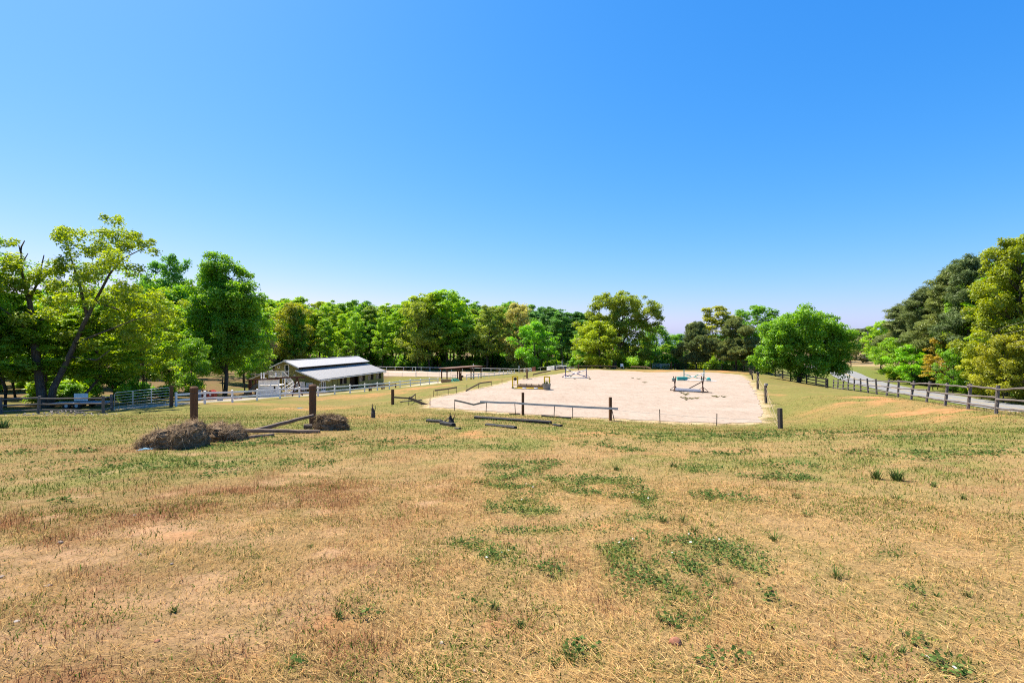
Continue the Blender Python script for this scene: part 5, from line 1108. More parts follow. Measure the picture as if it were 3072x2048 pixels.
q = MB(); q.tube([(0, 0, 0), (0, -.06, 0)], [.16, .14], 12); o = q.build('flower_disc', 'black_wood', t, jp(.28, -.07, .9)); MB().tube([(0, 0, .02), (.02, 0, -.45)], .012, 4).build('cord', 'black_wood', t, jp(.22, -.08, .75))
tt = thing('log', 'fat bark-covered log lying between the yellow jump wings', 'log', A + jp(.55, -.2, 0))
pts = [d * (s * (L - 1.0)) + Z * (.24 + .02 * math.sin(s * 7)) for s in np.linspace(0, 1, 9)]
MB().tube(pts, [.2, .22, .21, .2, .215, .2, .19, .2, .18], 12).build('log_body', 'bark_log', tt, smooth=True)
for s in (.12, .33, .52, .78, .9): MB().lathe([(.05, 0), (.045, .06), (.02, .08)], 7).build('knot', 'bark_log', tt, d * s * (L - 1.0) - nn * .12 + Z * .4)
pp = apt(1640, 1167.6); t = thing('planter', 'grey tub with a sparse spiky plant beside the right yellow wing', 'planter', pp)
MB().lathe([(.3, 0), (.36, .2), (.4, .5), (.43, .56), (.4, .56), (.36, .5), (.0, .48)], 16, cap=False).build('tub', 'planter', t, smooth=False)
mb = MB(); r_ = random.Random(8)
for i in range(22):
    a = r_.random() * 6.28; x, y = math.cos(a) * r_.random() * .3, math.sin(a) * r_.random() * .3; mb.tube([(x, y, .48), (x * 1.25, y * 1.25, .6 + r_.random() * .12), (x * 1.5, y * 1.5, .62 + r_.random() * .3)], [.02, .015, .004], 4)
M['plant_green'] = surf_mat('plant_green', (.06, .1, .025), (.14, .17, .05), 9, .7, 0); mb.build('plant', 'plant_green', t)
for (u, v, lab) in ((1545, 1166, 'small clump of dark weeds at the foot of the left yellow wing'),):
    mb = MB(); p = apt(u, v)
    for i in range(18): a = r_.random() * 6.28; mb.tube([(math.cos(a) * .08, math.sin(a) * .05, 0), (math.cos(a) * .3, math.sin(a) * .15, .1 + r_.random() * .12)], [.02, .006], 4)
    tag(mb.build('weed', 'plant_green', None, p), lab, 'weed')
# standards and cross rails
def standard(p, h, mat, parent, d, w=.09, feet=.45, name='standard', two=False, lean=0.0):
    n = Vector((-d.y, d.x, 0)); mb = MB()
    if two:
        mb.beam(p - d * .06, p + d * (.10 + lean) + Z * h, .07, .07, n); mb.beam(p + d * .1, p - d * (.12 - lean) + Z * h, .07, .07, n)
    else: mb.beam(p, p + Z * h, w, w, n)
    o = mb.build(name, mat, parent)
    for s in (-1, 1):
        MB().beam(p + n * s * .02 + Z * .05, p + n * s * feet + Z * .05, .06, .06).build('foot', mat, o); MB().beam(p + n * s * feet * .95 + Z * .1, p + n * s * .04 + Z * (h * .3), .04, .04).build('brace', mat, o)
        MB().beam(p + d * s * .04 + Z * .05, p + d * s * feet + Z * .05, .06, .06).build('foot', mat, o); MB().beam(p + d * s * feet * .95 + Z * .1, p + d * s * .05 + Z * (h * .3), .04, .04).build('brace', mat, o)
    return o
A = apt(1696.5, 1132.5); Bp = apt(1759, 1133.5); t = thing('show_jump', 'blue and white cross-rail jump on the far left of the arena', 'jump', A); d = Bp - A; L = d.length; d.normalize()
standard(Vector((0, 0, 0)), 1.3, 'blue', t, d); standard(d * L, 1.25, 'blue', t, d)
pole('cross_pole', Z * 1.05 + nn * .06, d * L * .97 + Z * .14 + nn * .06, .05, ['pole_white', 'blue', 'pole_white', 'pole_white', 'blue', 'pole_white', 'blue'], t); pole('cross_pole', d * L + Z * 1.05 - nn * .06, d * L * .03 + Z * .14 - nn * .06, .05, ['pole_white', 'pole_white', 'blue', 'pole_white', 'blue', 'pole_white', 'blue'], t)
pole('ground_pole', d * -.1 - nn * .5 + Z * .06, d * (L + .1) - nn * .5 + Z * .06, .05, ['pole_white', 'pole_white', 'pole_white', 'pole_white'], t)
mb = MB()
for i in range(14): a = r_.random() * 6.28; mb.tube([(math.cos(a) * .06, math.sin(a) * .05, 0), (math.cos(a) * .25, math.sin(a) * .15, .1 + r_.random() * .2)], [.03, .008], 4)
tag(mb.build('weed', 'plant_green', None, apt(1712, 1130)), 'dark weed clump behind the blue cross-rail jump', 'weed')
# brown and white jump
A = apt(2024.5, 1172); Bp = apt(2108, 1176); t = thing('show_jump', 'brown jump with crossed uprights and a fallen white plank near the arena centre', 'jump', A); d = Bp - A; L = d.length; d.normalize(); nn = Vector((-d.y, d.x, 0))
standard(Vector((0, 0, 0)), 1.35, 'brown_beam', t, d, two=True); standard(d * L, 1.45, 'brown_beam', t, d, two=True, feet=.5)
MB().beam(d * L + Z * 1.4, d * L + Z * 1.75, .07, .07).build('upright_tip', 'pole_white', t)
MB().beam(d * (L * .42) + Z * .12 - nn * .1, d * (L - .1) + Z * .92, .08, .08).build('slanting_pole', 'dark_wood', t)
MB().beam(d * .15 - nn * .4 + Z * .2, d * (L - .1) - nn * .4 + Z * .16, .05, .26).build('plank', 'pole_white', t)
MB().beam(d * -.05 - nn * .45 + Z * .05, d * (L + .9) - nn * .5 + Z * .05, .06, .06).build('ground_pole', 'dark_wood', t)
MB().box(-.13, .13, -.1, .1, 0, .22).build('cup_block', 'old_wood', t, d * -.12 + Z * .88); MB().box(-.14, .14, -.11, .11, 0, .06).build('cup_top', 'teal', t, d * -.12 + Z * 1.105)
# teal jump behind it
A = apt(2052, 1139.5); Bp = apt(2116, 1141.5); t = thing('show_jump', 'teal and white jump with a teal box behind the brown jump', 'jump', A); d = Bp - A; L = d.length; d.normalize(); nn = Vector((-d.y, d.x, 0))
standard(Vector((0, 0, 0)), 1.25, 'teal', t, d, w=.1, feet=.35); standard(d * (L - .15), 1.35, 'teal', t, d, w=.1, feet=.35)
MB().box(-.75, .45, -.2, .2, .02, .4).build('filler_box', 'teal', t, -nn * .5)
pole('cross_pole', Z * .7, d * L * .95 + Z * .12, .045, ['pole_white', 'teal', 'pole_white', 'teal', 'pole_white', 'teal'], t); pole('cross_pole', d * L + Z * .95 - nn * .1, d * .1 + Z * .1 - nn * .1, .045, ['pole_white', 'pole_white', 'teal', 'pole_white', 'teal', 'pole_white'], t)
MB().tube([d * .05 - nn * .55 + Z * .06, d * (L + 1.3) - nn * .9 + Z * .06], .05, 8).build('ground_pole', 'pole_white', t)
mb = MB(); mb.lathe([(.28, 0), (.26, .15), (.17, .32), (.04, .38)], 12); mb.build('dome', 'teal', t, d * (L + .35) + nn * .2)
p = apt(2126, 1144); tag(lay('short_pole', rough_beam('short_pole', .1, .1, 'planter', 1, 0), apt(2120, 1143.5) + Z * .06, apt(2132, 1144.5) + Z * .06), 'short grey pole end on the sand right of the teal jump', 'pole')
# droppings and weeds on the sand
M['sand_weed'] = surf_mat('sand_weed', (.12, .11, .03), (.24, .21, .07), 9, .9, 0)
WPX = [(2046, 1178), (2058, 1181), (2058, 1184), (2049, 1192.5), (2064, 1195), (2076, 1195.5), (2060, 1199), (2090, 1194.5), (2142, 1188.5), (2152, 1190), (2172, 1190), (1916, 1136), (1935, 1147), (1725, 1136), (1770, 1137), (1898, 1134)]
for i, (u, v) in enumerate(WPX):
    mb = MB(); s = r_.uniform(.6, 1.1)
    for k in range(14): a = r_.random() * 6.28; mb.tube([(math.cos(a) * .04, math.sin(a) * .04, 0), (math.cos(a) * .3 * s, math.sin(a) * .14 * s, .04 + r_.random() * .06)], [.03, .008], 4)
    tag(mb.build('weed', 'sand_weed', None, apt(u, v)), 'flat olive weed tuft on the sand in front of the brown jump' if i < 11 else 'small dark weed tuft on the far part of the sand', 'weed', 'weed tufts in front of the brown jump' if i < 11 else 'weed tufts on the far sand')

# ------------------------------------------------------------------ open shelter, trough, netting
a = gp(1341, 102); t = thing('open_shelter', 'open brown timber shelter with a flat sloping roof beside the sand pen', 'shelter', a)
c1 = gp(1443, 108) - a; c1.z = 0; ex = c1.normalized(); ey = Vector((-ex.y, ex.x, 0)); LL = c1.length; hl, hr = 2.55, 2.75
for i, (s, dep) in enumerate(((0, 0), (LL * .36, .1), (LL * .7, .05), (LL, 0), (LL * .48, 2.1), (LL * .58, 2.1), (LL * .03, 2.2), (LL * .98, 2.2))):
    q = a + ex * s + ey * dep; z0 = tz(q.x, q.y) - a.z; h = hl + (hr - hl) * s / LL; MB().box(-.11, .11, -.11, .11, z0 - .2, h - .1).build('post', 'brown_beam', t, ex * s + ey * dep)
for dep in (0, 2.2): MB().beam(ex * -.3 + ey * dep + Z * hl, ex * (LL + .3) + ey * dep + Z * (hr + .03), .12, .2).build('beam', 'brown_beam', t)
nr_ = 9
for i in range(nr_):
    s = LL * i / (nr_ - 1); z = hl + .13 + (hr - hl) * s / LL; MB().beam(ex * s - ey * .4 + Z * z, ex * s + ey * 2.5 + Z * (z + .0), .09, .1).build('rafter', 'brown_beam', t)
M['shelter_roof'] = surf_mat('shelter_roof', (.13, .075, .05), (.2, .12, .085), 2, .8, .1)
for i in range(10):
    s0, s1 = LL * i / 10 - .3 * (i == 0), LL * (i + 1) / 10 - .02 + .3 * (i == 9); z = lambda s: hl + .2 + (hr - hl) * s / LL
    mb = MB(); mb.add([ex * s0 - ey * .5 + Z * z(s0), ex * s1 - ey * .5 + Z * z(s1), ex * s1 + ey * 2.6 + Z * z(s1), ex * s0 + ey * 2.6 + Z * z(s0)] + [ex * s0 - ey * .5 + Z * (z(s0) + .03), ex * s1 - ey * .5 + Z * (z(s1) + .03), ex * s1 + ey * 2.6 + Z * (z(s1) + .03), ex * s0 + ey * 2.6 + Z * (z(s0) + .03)],
           [(3, 2, 1, 0), (4, 5, 6, 7), (0, 1, 5, 4), (1, 2, 6, 5), (2, 3, 7, 6), (3, 0, 4, 7)]); mb.build('roof_panel', 'shelter_roof', t)
a = gp(1352, 101); b = gp(1372, 103.5); tube_gate(a, b, .2, 1.3, 'small grey stock panel under the left end of the open shelter', 5, braces=3, loops=False, name='stock_panel')
mb = MB(); mb.box(-.35, .35, -.25, .25, .7, 1.05); mb.box(-.3, .3, -.2, .2, 0, .12); mb.beam((0, 0, .1), (0, 0, .72), .12, .12); tag(mb.build('feed_rack', 'dark_wood', None, gp(1385, 107)), 'dark feed rack standing in the middle of the open shelter', 'rack')
p = gp(1339, 87); t = thing('feed_trough', 'tan feed trough with a pale rim on the dirt in front of the white fence', 'trough', p, -.05)
mb = MB(); w0, w1 = .72, .82
mb.add([(-w0, -.3, 0), (w0, -.3, 0), (w0, .3, 0), (-w0, .3, 0), (-w1, -.38, .58), (w1, -.38, .58), (w1, .38, .58), (-w1, .38, .58)], [(3, 2, 1, 0), (0, 1, 5, 4), (1, 2, 6, 5), (2, 3, 7, 6), (3, 0, 4, 7)]); mb.build('box', 'tan_box', t)
mb = MB(); 
for x0, x1, y0, y1 in ((-.86, .86, -.42, -.34), (-.86, .86, .34, .42), (-.86, -.78, -.339, .339), (.78, .86, -.339, .339)): mb.box(x0, x1, y0, y1, .581, .64)
mb.build('rim', 'stone_grey', t)
p = gp(1364, 93.5); r_ = random.Random(12); mb = MB()
for i in range(60):
    P = []; x, y = r_.uniform(-1.0, .9), r_.uniform(-.6, .6)
    for k in range(6): P.append((x, y, .05 + .55 * max(0, 1 - (x / 1.1) ** 2 - (y / .8) ** 2) * r_.uniform(.7, 1.05))); x += r_.gauss(0, .3); y += r_.gauss(0, .12)
    mb.tube(P, .05, 4)
tag(mb.build('netting_pile', 'hose', None, p), 'heap of bright green netting beside the thick fence post', 'netting')

# ------------------------------------------------------------------ barn
RZ = -math.atan(.183); bo = pt(958, 1179, 90); bo.z = HC - 9.12
barn = thing('barn', 'olive-green horse barn with a white raised-centre metal roof', 'barn', bo, RZ)
Wd, Ln = 13.0, 26.4; cx_ = -Wd / 2; EAVE, CL, RIDGE = 2.42, 4.15, 5.72; xc = 4.35 - Wd / 2   # clerestory half position
def u2t(u):
    k = (u - CU) / F; s = (bo.x - bo.y * k) / (k - .183); return s * math.hypot(1, .183)
def v2h(u, v):
    t_ = u2t(u); Y = bo.y + t_ / math.hypot(1, .183); return HC - (v - CV) / F * Y - bo.z
# walls: gable slabs front and back and long side walls, with openings left where doors and windows are
def gable(y0, y1, name):
    prof = [(0, -.6), (0, EAVE), (-4.3, CL - .05), (-4.3, CL + .55), (cx_, RIDGE - .12), (-Wd + 4.3, CL + .55), (-Wd + 4.3, CL - .05), (-Wd, EAVE), (-Wd, -.6)]
    n = len(prof); V = [(x, y0, z) for x, z in prof] + [(x, y1, z) for x, z in prof]; Fs = [tuple(range(n)), tuple(range(2 * n - 1, n - 1, -1))] + [(i, i + n, (i + 1) % n + n, (i + 1) % n) for i in range(n)]
    return MB().add(V, Fs).build(name, 'olive', barn)
gw = gable(0, .15, 'gable_wall'); gable(Ln - .15, Ln, 'gable_wall')
mb = MB(); x = -.2
while x > -Wd + .1:
    q_ = min(-x, Wd + x); top = (EAVE + (CL - .05 - EAVE) * q_ / 4.3 if q_ < 4.3 else RIDGE - .12 - (6.5 - q_) * (RIDGE - .12 - CL - .55) / 2.2) - .04; mb.box(x - .012, x + .012, -.012, -.001, -.5, top); x -= .305
kind(mb.build('siding_battens', 'olive_groove', gw), 'stuff')
OP = []       # openings on the long side: (y0, y1, z0, z1, kind)
for u0, u1, vt, vb, kd in ((963.8, 976, 1142, 1165, 'door'), (1019.6, 1040.5, 1130, 1151, 'win'), (1050.4, 1076, 1126, 1163, 'big'), (1086.6, 1095.6, 1122.7, 1142, 'win'), (1112, 1120.6, 1120, 1138, 'win'), (1136, 1143.5, 1117, 1134.5, 'win')):
    OP.append((u2t(u0), u2t(u1), 0.0 if kd in ('big', 'door') else v2h((u0 + u1) / 2, vb), min(EAVE - .12, v2h((u0 + u1) / 2, vt)), kd))
sw = None
edges = [0.15]
for o_ in OP: edges += [o_[0], o_[1]]
edges.append(Ln - .15)
for i in range(0, len(edges), 2):
    o = MB().box(-.15, 0, edges[i], edges[i + 1], -.6, EAVE - .02).build('side_wall', 'olive', barn)
for y0, y1, z0, z1, kd in OP:
    if z0 > 0: MB().box(-.15, 0, y0, y1, -.6, z0).build('wall_below', 'olive', barn)
    MB().box(-.15, 0, y0, y1, z1, EAVE - .02).build('wall_above', 'olive', barn)
MB().box(-Wd, -Wd + .15, .15, Ln - .15, -.6, EAVE - .02).build('side_wall', 'olive', barn)
MB().box(-4.45, -4.3, .15, Ln - .15, 2.2, CL + .5).build('clerestory_wall', 'dark_in', barn); MB().box(-Wd + 4.3, -Wd + 4.45, .15, Ln - .15, 2.2, CL + .5).build('clerestory_wall', 'dark_in', barn)
MB().box(-2.6, -2.5, .2, Ln - .2, -.5, EAVE).build('stall_back', 'dark_in', barn)
MB().box(-2.5, -.16, .2, Ln - .2, -.1, -.02).build('stall_floor', 'dark_in', barn)
# openings filled
for i, (y0, y1, z0, z1, kd) in enumerate(OP):
    if kd == 'win':
        o = MB().box(-.12, -.1, y0, y1, z0, z1).build('window', 'dark_in', barn)
        f_ = MB(); 
        for a0, a1, b0, b1 in ((y0 - .06, y1 + .06, z1 + .002, z1 + .07), (y0 - .06, y1 + .06, z0 - .07, z0 - .002), (y0 - .06, y0 - .002, z0, z1), (y1 + .002, y1 + .06, z0, z1)): f_.box(.002, .03, a0, a1, b0, b1)
        f_.build('frame', 'olive_groove', o)
        if i == 1: s0, s1 = (y0 + y1) / 2 - .45, (y0 + y1) / 2 + .05
        else: s0, s1 = y0 - (y1 - y0) * 1.0, y0 - .08
        sh = thing_sh = MB().box(.035, .075, s0, s1, z0, z1).build('shutter', 'shutter', barn)
        MB().beam((.087, s0 + .05, z1 - .08), (.087, s1 - .05, z0 + .08), .02, .12, (1, 0, 0)).build('diagonal_board', 'old_wood', sh)
    elif kd == 'door':
        o = MB().box(-.1, -.06, y0, y1, z0, z1).build('double_door', 'glass', barn); f_ = MB(); ym = (y0 + y1) / 2
        for a0, a1 in ((y0, y0 + .12), (ym - .08, ym + .08), (y1 - .12, y1)): f_.box(-.06, .02, a0, a1, z0, z1)
        f_.box(-.059, .021, y0 + .12, ym - .08, z1 - .14, z1 - .001); f_.box(-.059, .021, ym + .08, y1 - .12, z1 - .14, z1 - .001); f_.box(-.059, .021, y0 + .12, ym - .08, z0, z0 + .5); f_.box(-.059, .021, ym + .08, y1 - .12, z0, z0 + .5); f_.build('frame', 'trim', o)
    else:
        o = MB().box(-.9, -.85, y0, y1, z0, z1).build('stable_door', 'barn_door', barn)
        for z in np.arange(z0 + .1, z1 - .1, .22): MB().box(-.849, -.82, y0, y1, z, z + .19).build('board', 'barn_door', o)
        f_ = MB(); f_.box(.002, .05, y0 - .1, y0 - .002, z0, z1 + .1); f_.box(.002, .05, y1 + .002, y1 + .1, z0, z1 + .1); f_.build('frame', 'barn_door', o)
y = u2t(983); z = v2h(983, 1139); MB().box(.0, .3, y - .4, y + .4, z - .22, z + .22).build('air_conditioner', 'trim', barn)
y0, y1 = u2t(997), u2t(1012); mb = MB(); mb.box(.003, .03, y0 - .06, y0, 0, 2.1); mb.box(.003, .03, y1, y1 + .06, 0, 2.1); mb.box(.004, .031, y0, y1, 2.04, 2.1); mb.build('plain_door_frame', 'barn_door', barn)
# roof: panels side by side, each one a piece
def roof_slope(x0, z0, x1, z1, y0, y1, mat, name, wdt=.93):
    n = int(round((y1 - y0) / wdt)); st = (y1 - y0) / n; th = .05
    nxv = Vector((-(z1 - z0), 0, x1 - x0)); nxv.normalize()
    if nxv.z < 0: nxv = -nxv
    sec = MB(); A0, A1 = Vector((x0, 0, z0)), Vector((x1, 0, z1)); up = nxv * th
    g = .012
    sec.add([A0 + Vector((0, g, 0)), A1 + Vector((0, g, 0)), A1 + Vector((0, st - g, 0)), A0 + Vector((0, st - g, 0)), A0 + Vector((0, g, 0)) + up, A1 + Vector((0, g, 0)) + up, A1 + Vector((0, st - g, 0)) + up, A0 + Vector((0, st - g, 0)) + up], [(0, 3, 2, 1), (4, 5, 6, 7), (0, 1, 5, 4), (1, 2, 6, 5), (2, 3, 7, 6), (3, 0, 4, 7)])
    for k in range(1, 4):
        yy = st * k / 4; sec.add([A0 + Vector((0, yy - .03, 0)) + up, A1 + Vector((0, yy - .03, 0)) + up, A1 + Vector((0, yy, 0)) + up * 1.5, A0 + Vector((0, yy, 0)) + up * 1.5, A0 + Vector((0, yy + .03, 0)) + up, A1 + Vector((0, yy + .03, 0)) + up], [(0, 1, 2, 3), (3, 2, 5, 4)])
    me = sec.mesh(name, mat)
    root = MB().beam(A0 - up * .6 + Vector((0, (y0 + y1) / 2, 0)), A1 - up * .6 + Vector((0, (y0 + y1) / 2, 0)), y1 - y0 - .1, .06, nxv).build(name, 'dark_in', barn)
    for i in range(n): obj('roof_panel', me, root, (0, y0 + st * i, 0))
    return root
OV = .55
roof_slope(cx_ + .02, RIDGE, -3.65, 4.52, -.5, Ln + OV, 'roof_metal', 'upper_roof'); roof_slope(cx_ - .02, RIDGE, -Wd + 3.65, 4.52, -.5, Ln + OV, 'roof_metal', 'upper_roof')
roof_slope(-4.28, 4.1, .42, 2.42, -.5, Ln + OV, 'roof_old', 'lower_roof'); roof_slope(-Wd + 4.28, 4.1, -Wd - .42, 2.42, -.5, Ln + OV, 'roof_old', 'lower_roof')
mb = MB(); mb.beam((cx_, -.52, RIDGE + .08), (cx_, Ln + OV + .02, RIDGE + .08), .4, .03); mb.build('ridge_cap', 'roof_metal', barn)
for s in (0, 1):
    f = lambda x: x if not s else -Wd - x
    for (xa, za, xb, zb_) in ((cx_, RIDGE - .08, -3.62, 4.42), (-4.28, 4.0, .42, 2.32)):
        MB().beam((f(xa), -.56, za), (f(xb), -.56, zb_), .07, .2, (0, 0, 1)).build('barge_board', 'trim', barn)
    xg = .45 if not s else -Wd - .45
    MB().box(xg - .03, xg + .06, -.5, Ln + OV, 2.2, 2.36).build('gutter', 'trim', barn)
MB().tube([(.5, .3, 2.2), (.2, .1, 1.85), (.08, .02, 1.7), (.08, .02, .02)], .05, 6).build('downspout', 'trim', barn); MB().tube([(.5, Ln + .35, 2.2), (.15, Ln - .1, 1.8), (.08, Ln - .1, .05)], .05, 6).build('downspout', 'trim', barn)
# gable door, vent, lamp
def gx(u): 
    k = (u - CU) / F; c_, s_ = math.cos(RZ), math.sin(RZ); return (bo.x - bo.y * k) / (k * s_ - c_)
def gh(u, v): x = gx(u); Y = bo.y + x * math.sin(RZ); return HC - (v - CV) / F * Y - bo.z
x0, x1 = gx(854.5), gx(867.5); zt = gh(861, 1092.5); zb = zt - 2.1
o = MB().box(x0 + .1, x1 - .1, -.03, -.014, zb + .05, zt - .08).build('gable_door', 'glass', barn); mb = MB()
for a0, a1, b0, b1 in ((x0, x0 + .12, zb, zt), (x1 - .12, x1, zb, zt), (x0 + .12, x1 - .12, zt - .12, zt), (x0 + .12, x1 - .12, zb + .75, zb + .9), (x0 + .12, x1 - .12, zb, zb + .1)): mb.box(a0, a1, -.06, -.015, b0, b1)
mb.build('frame', 'trim', o)
x0, x1 = gx(832), gx(840.5); z0, z1 = gh(836, 1103.7), gh(836, 1098); o = MB().box(x0, x1, -.05, -.014, z0, z1).build('gable_vent', 'trim', barn); MB().box(x0 + .1, x1 - .1, -.06, -.052, z0 + .08, z1 - .08).build('grille', 'dark_in', o)
MB().box(gx(882), gx(887), -.15, -.014, gh(884, 1127), gh(884, 1124.5)).build('gable_lamp', 'trim', barn)
# outside staircase with landing
zl = zb - .02; xa, xb = gx(821), gx(864); st = thing('outside_stair', 'white wooden stair with a railed landing on the barn gable', 'stair', bo, RZ)
MB().box(xa, xb, -1.5, -.12, zl - .2, zl).build('landing', 'trim', st)
for x in (xa + .1, xb - .1): MB().box(x - .07, x + .07, -1.48, -1.34, -.5, zl + 1.0).build('post', 'white_far', st)
def railing(P0, P1, n, y, h=.95, nm='railing'):
    a, b = Vector((P0[0], y, P0[1])), Vector((P1[0], y, P1[1])); o = MB().beam(a + Z * h, b + Z * h, .09, .07).build(nm, 'white_far', st); MB().beam(a + Z * .1, b + Z * .1, .06, .06).build('lower_rail', 'white_far', o)
    for i in range(n): p = a.lerp(b, (i + .5) / n); MB().box(-.03, .03, -.02, .02, .13, h - .04).build('baluster', 'white_far', o, p)
railing((xa + .1, zl), (xb - .1, zl), 20, -1.42)
xm = gx(893); zm = 1.25
railing((xb, zl), (xm, zm), 14, -1.42)
for y in (-1.46, -.3): MB().beam((xb, y, zl - .12), (xm, y, zm - .12), .06, .3).build('stringer', 'white_far', st)
ns = 9
for i in range(ns): x = xb + (xm - xb) * (i + .5) / ns; z = zl + (zm - zl) * (i + .7) / ns; MB().box(x - .17, x + .17, -1.43, -.33, z - .05, z).build('tread', 'trim', st)
MB().box(xm, xm + 1.3, -1.5, -.12, zm - .16, zm).build('lower_landing', 'trim', st)
for x in (xm + .1, xm + 1.2): MB().box(x - .07, x + .07, -1.6, -1.46, -.6, zm + .95).build('post', 'white_far', st)
# lower flight comes down towards the camera
for x in (xm + .1, xm + 1.2):
    o = MB().beam((x, -1.6, zm + .9), (x - .9, -4.2, .75), .08, .1).build('hand_rail', 'white_far', st); MB().beam((x, -1.5, zm - .12), (x - .9, -4.2, -.15), .06, .28).build('stringer', 'white_far', st)
    for i in range(9): f_ = (i + .5) / 9; MB().box(-.025, .025, -.02, .02, .1, .85).build('baluster', 'white_far', o, (x - .9 * f_, -1.6 - 2.6 * f_, zm + (-.12 - zm) * f_ - .05))
for i in range(6): f_ = (i + .7) / 6; MB().box(xm + .15 - .9 * f_, xm + 1.15 - .9 * f_, -1.6 - 2.6 * f_ - .15, -1.6 - 2.6 * f_ + .15, zm * (1 - f_) - .05, zm * (1 - f_)).build('tread', 'trim', st)
# white panel and bench by the stair
t = thing('slatted_panel', 'white slatted panel standing by the barn wall right of the stair', 'panel', bo, RZ); x0, x1 = gx(905), gx(924); n = 9
for i in range(n): a0 = x0 + (x1 - x0) * i / n; MB().box(a0 + .01, a0 + (x1 - x0) / n - .02, -.95, -.9, .55 - .25 * (i < 2), gh(915, 1144) - .12 * max(0, 2 - i)).build('slat', 'white_far', t)
MB().box(x0 + .1, x1, -.898, -.85, .7, .82).build('cross_board', 'white_far', t)
t = thing('garden_bench', 'white wooden bench against the barn gable', 'bench', bo, RZ); x0, x1 = gx(923), gx(942); hb_ = gh(932, 1148); mb = MB()
for i in range(4): MB().box(x0, x1, -.42, -.38, hb_ - .12 - .17 * i, hb_ - .17 * i).build('back_slat', 'white_far', t)
MB().box(x0, x1, -.95, -.42, hb_ - .78, hb_ - .72).build('seat', 'white_far', t)
for x in (x0 + .05, x1 - .05):
    MB().box(x - .04, x + .04, -.94, -.86, -.2, hb_ - .79).build('leg', 'white_far', t); MB().box(x - .04, x + .04, -.46, -.425, -.2, hb_ - .13).build('leg', 'white_far', t); MB().box(x - .05, x + .05, -.95, -.47, hb_ - .5, hb_ - .45).build('arm_rest', 'white_far', t)
# brown hitching rails by the barn
hr_ = thing('hitching_rail', 'low dark brown hitching rail on the drive beside the barn', 'rail', gp(1100, 76))
P = [gp(u, Y) for u, Y in ((1108, 75), (1113, 77), (1146, 80), (1152, 82), (1187, 85))]
for p in P: MB().box(-.09, .09, -.09, .09, -.2, .72).build('post', 'brown_beam', hr_, p - hr_.location)
for a, b in zip(P, P[1:]): MB().beam(a - hr_.location + Z * .62, b - hr_.location + Z * .62, .09, .14).build('rail', 'brown_beam', hr_)

# ------------------------------------------------------------------ playset
Yp = 62.0; po = gp(805, Yp); ps = thing('playset', 'white wooden playset tower with slatted upper deck and dark slide', 'playset', po)
def q(u, v, dy=0): w_ = pt(u, v, Yp + dy); return w_ - po
zd = q(805, 1155).z; ztop = q(805, 1138).z
xl, xm2, xr = q(777, 1150).x, q(813.5, 1150).x, q(836, 1150).x
dep = 1.7
for x in (xl, xm2 - .06, xr):
    for y in (0, dep): MB().box(x - .06, x + .06, y - .06, y + .06, -.2, ztop + .05).build('post', 'white_far', ps)
MB().box(xl - .05, xr + .05, .07, dep, zd - .1, zd).build('deck', 'trim', ps)
nb_ = 8
for i in range(nb_):                                                     # clad ground floor, board by board
    z0 = zd - .14 - (zd - .14) * (i + 1) / nb_; z1 = z0 + (zd - .14) / nb_ - .012
    MB().box(xl + .07, xm2 - .13, -.03, -.005, z0, z1).build('board', 'white_far', ps)
    wx0, wx1 = q(821.3, 0).x, q(826.7, 0).x; wz0, wz1 = q(0, 1166.5).z, q(0, 1160.3).z
    if z1 > wz0 and z0 < wz1:
        MB().box(xm2, wx0, -.03, -.005, z0, z1).build('board', 'white_far', ps); MB().box(wx1, xr - .07, -.03, -.005, z0, z1).build('board', 'white_far', ps)
    else: MB().box(xm2, xr - .07, -.03, -.005, z0, z1).build('board', 'white_far', ps)
MB().box(wx0 - .02, wx1 + .02, .02, .04, wz0, wz1).build('window', 'dark_in', ps); MB().box(wx0, wx1, -.045, -.031, q(0, 1172.3).z, q(0, 1171).z).build('slot', 'dark_in', ps)
for x0, x1, n in ((xl + .08, xm2 - .14, 9), (xm2, xr - .08, 7)):
    o = MB().box(x0, x1, -.04, .02, ztop - .02, ztop + .06).build('top_rail', 'white_far', ps); MB().box(x0, x1, -.04, .02, zd + .04, zd + .14).build('bottom_rail', 'white_far', ps)
    for i in range(n): xx = x0 + (x1 - x0) * (i + .5) / n; MB().box(xx - .055, xx + .055, -.035, -.005, zd + .13, ztop - .01).build('slat', 'white_far', ps)
for u in (776, 783.5, 820): xx = q(u, 0).x; MB().box(xx - .06, xx + .06, .6, .72, zd, q(0, 1118).z).build('tall_post', 'white_far', ps)
MB().beam(q(752, 1123, .7), q(822, 1121, .7), .08, .1).build('top_bar', 'old_wood', ps)
sl = [q(776, 1156, .5), q(768, 1160, .2), q(755, 1172, -.4), q(742, 1184, -1), q(732, 1189, -1.4)]
for k, (hgt, off) in enumerate(((.05, 0), (.3, -.32), (.3, .32))):
    V = []
    for p in sl: V += [p + Vector((.0, off - (.3 if not k else .03), 0)), p + Vector((0, off + (.3 if not k else .03), 0)), p + Vector((0, off + (.3 if not k else .03), hgt)), p + Vector((0, off - (.3 if not k else .03), hgt))]
    Fs = [(i * 4 + j, i * 4 + (j + 1) % 4, i * 4 + 4 + (j + 1) % 4, i * 4 + 4 + j) for i in range(4) for j in range(4)] + [(3, 2, 1, 0), (16, 17, 18, 19)]
    MB().add(V, Fs).build('slide_bed' if not k else 'slide_side', 'slide', ps)
sw_ = thing('swing_set', 'brown swing beam on an A-frame with yellow-roped swings beside the playset', 'swing', po)
MB().beam(q(763, 1138.5, -.4), q(836, 1136, -.1), .12, .16).build('beam', 'brown_beam', sw_); MB().beam(q(826, 1132.5), q(915, 1131), .12, .18).build('beam', 'brown_beam', sw_)
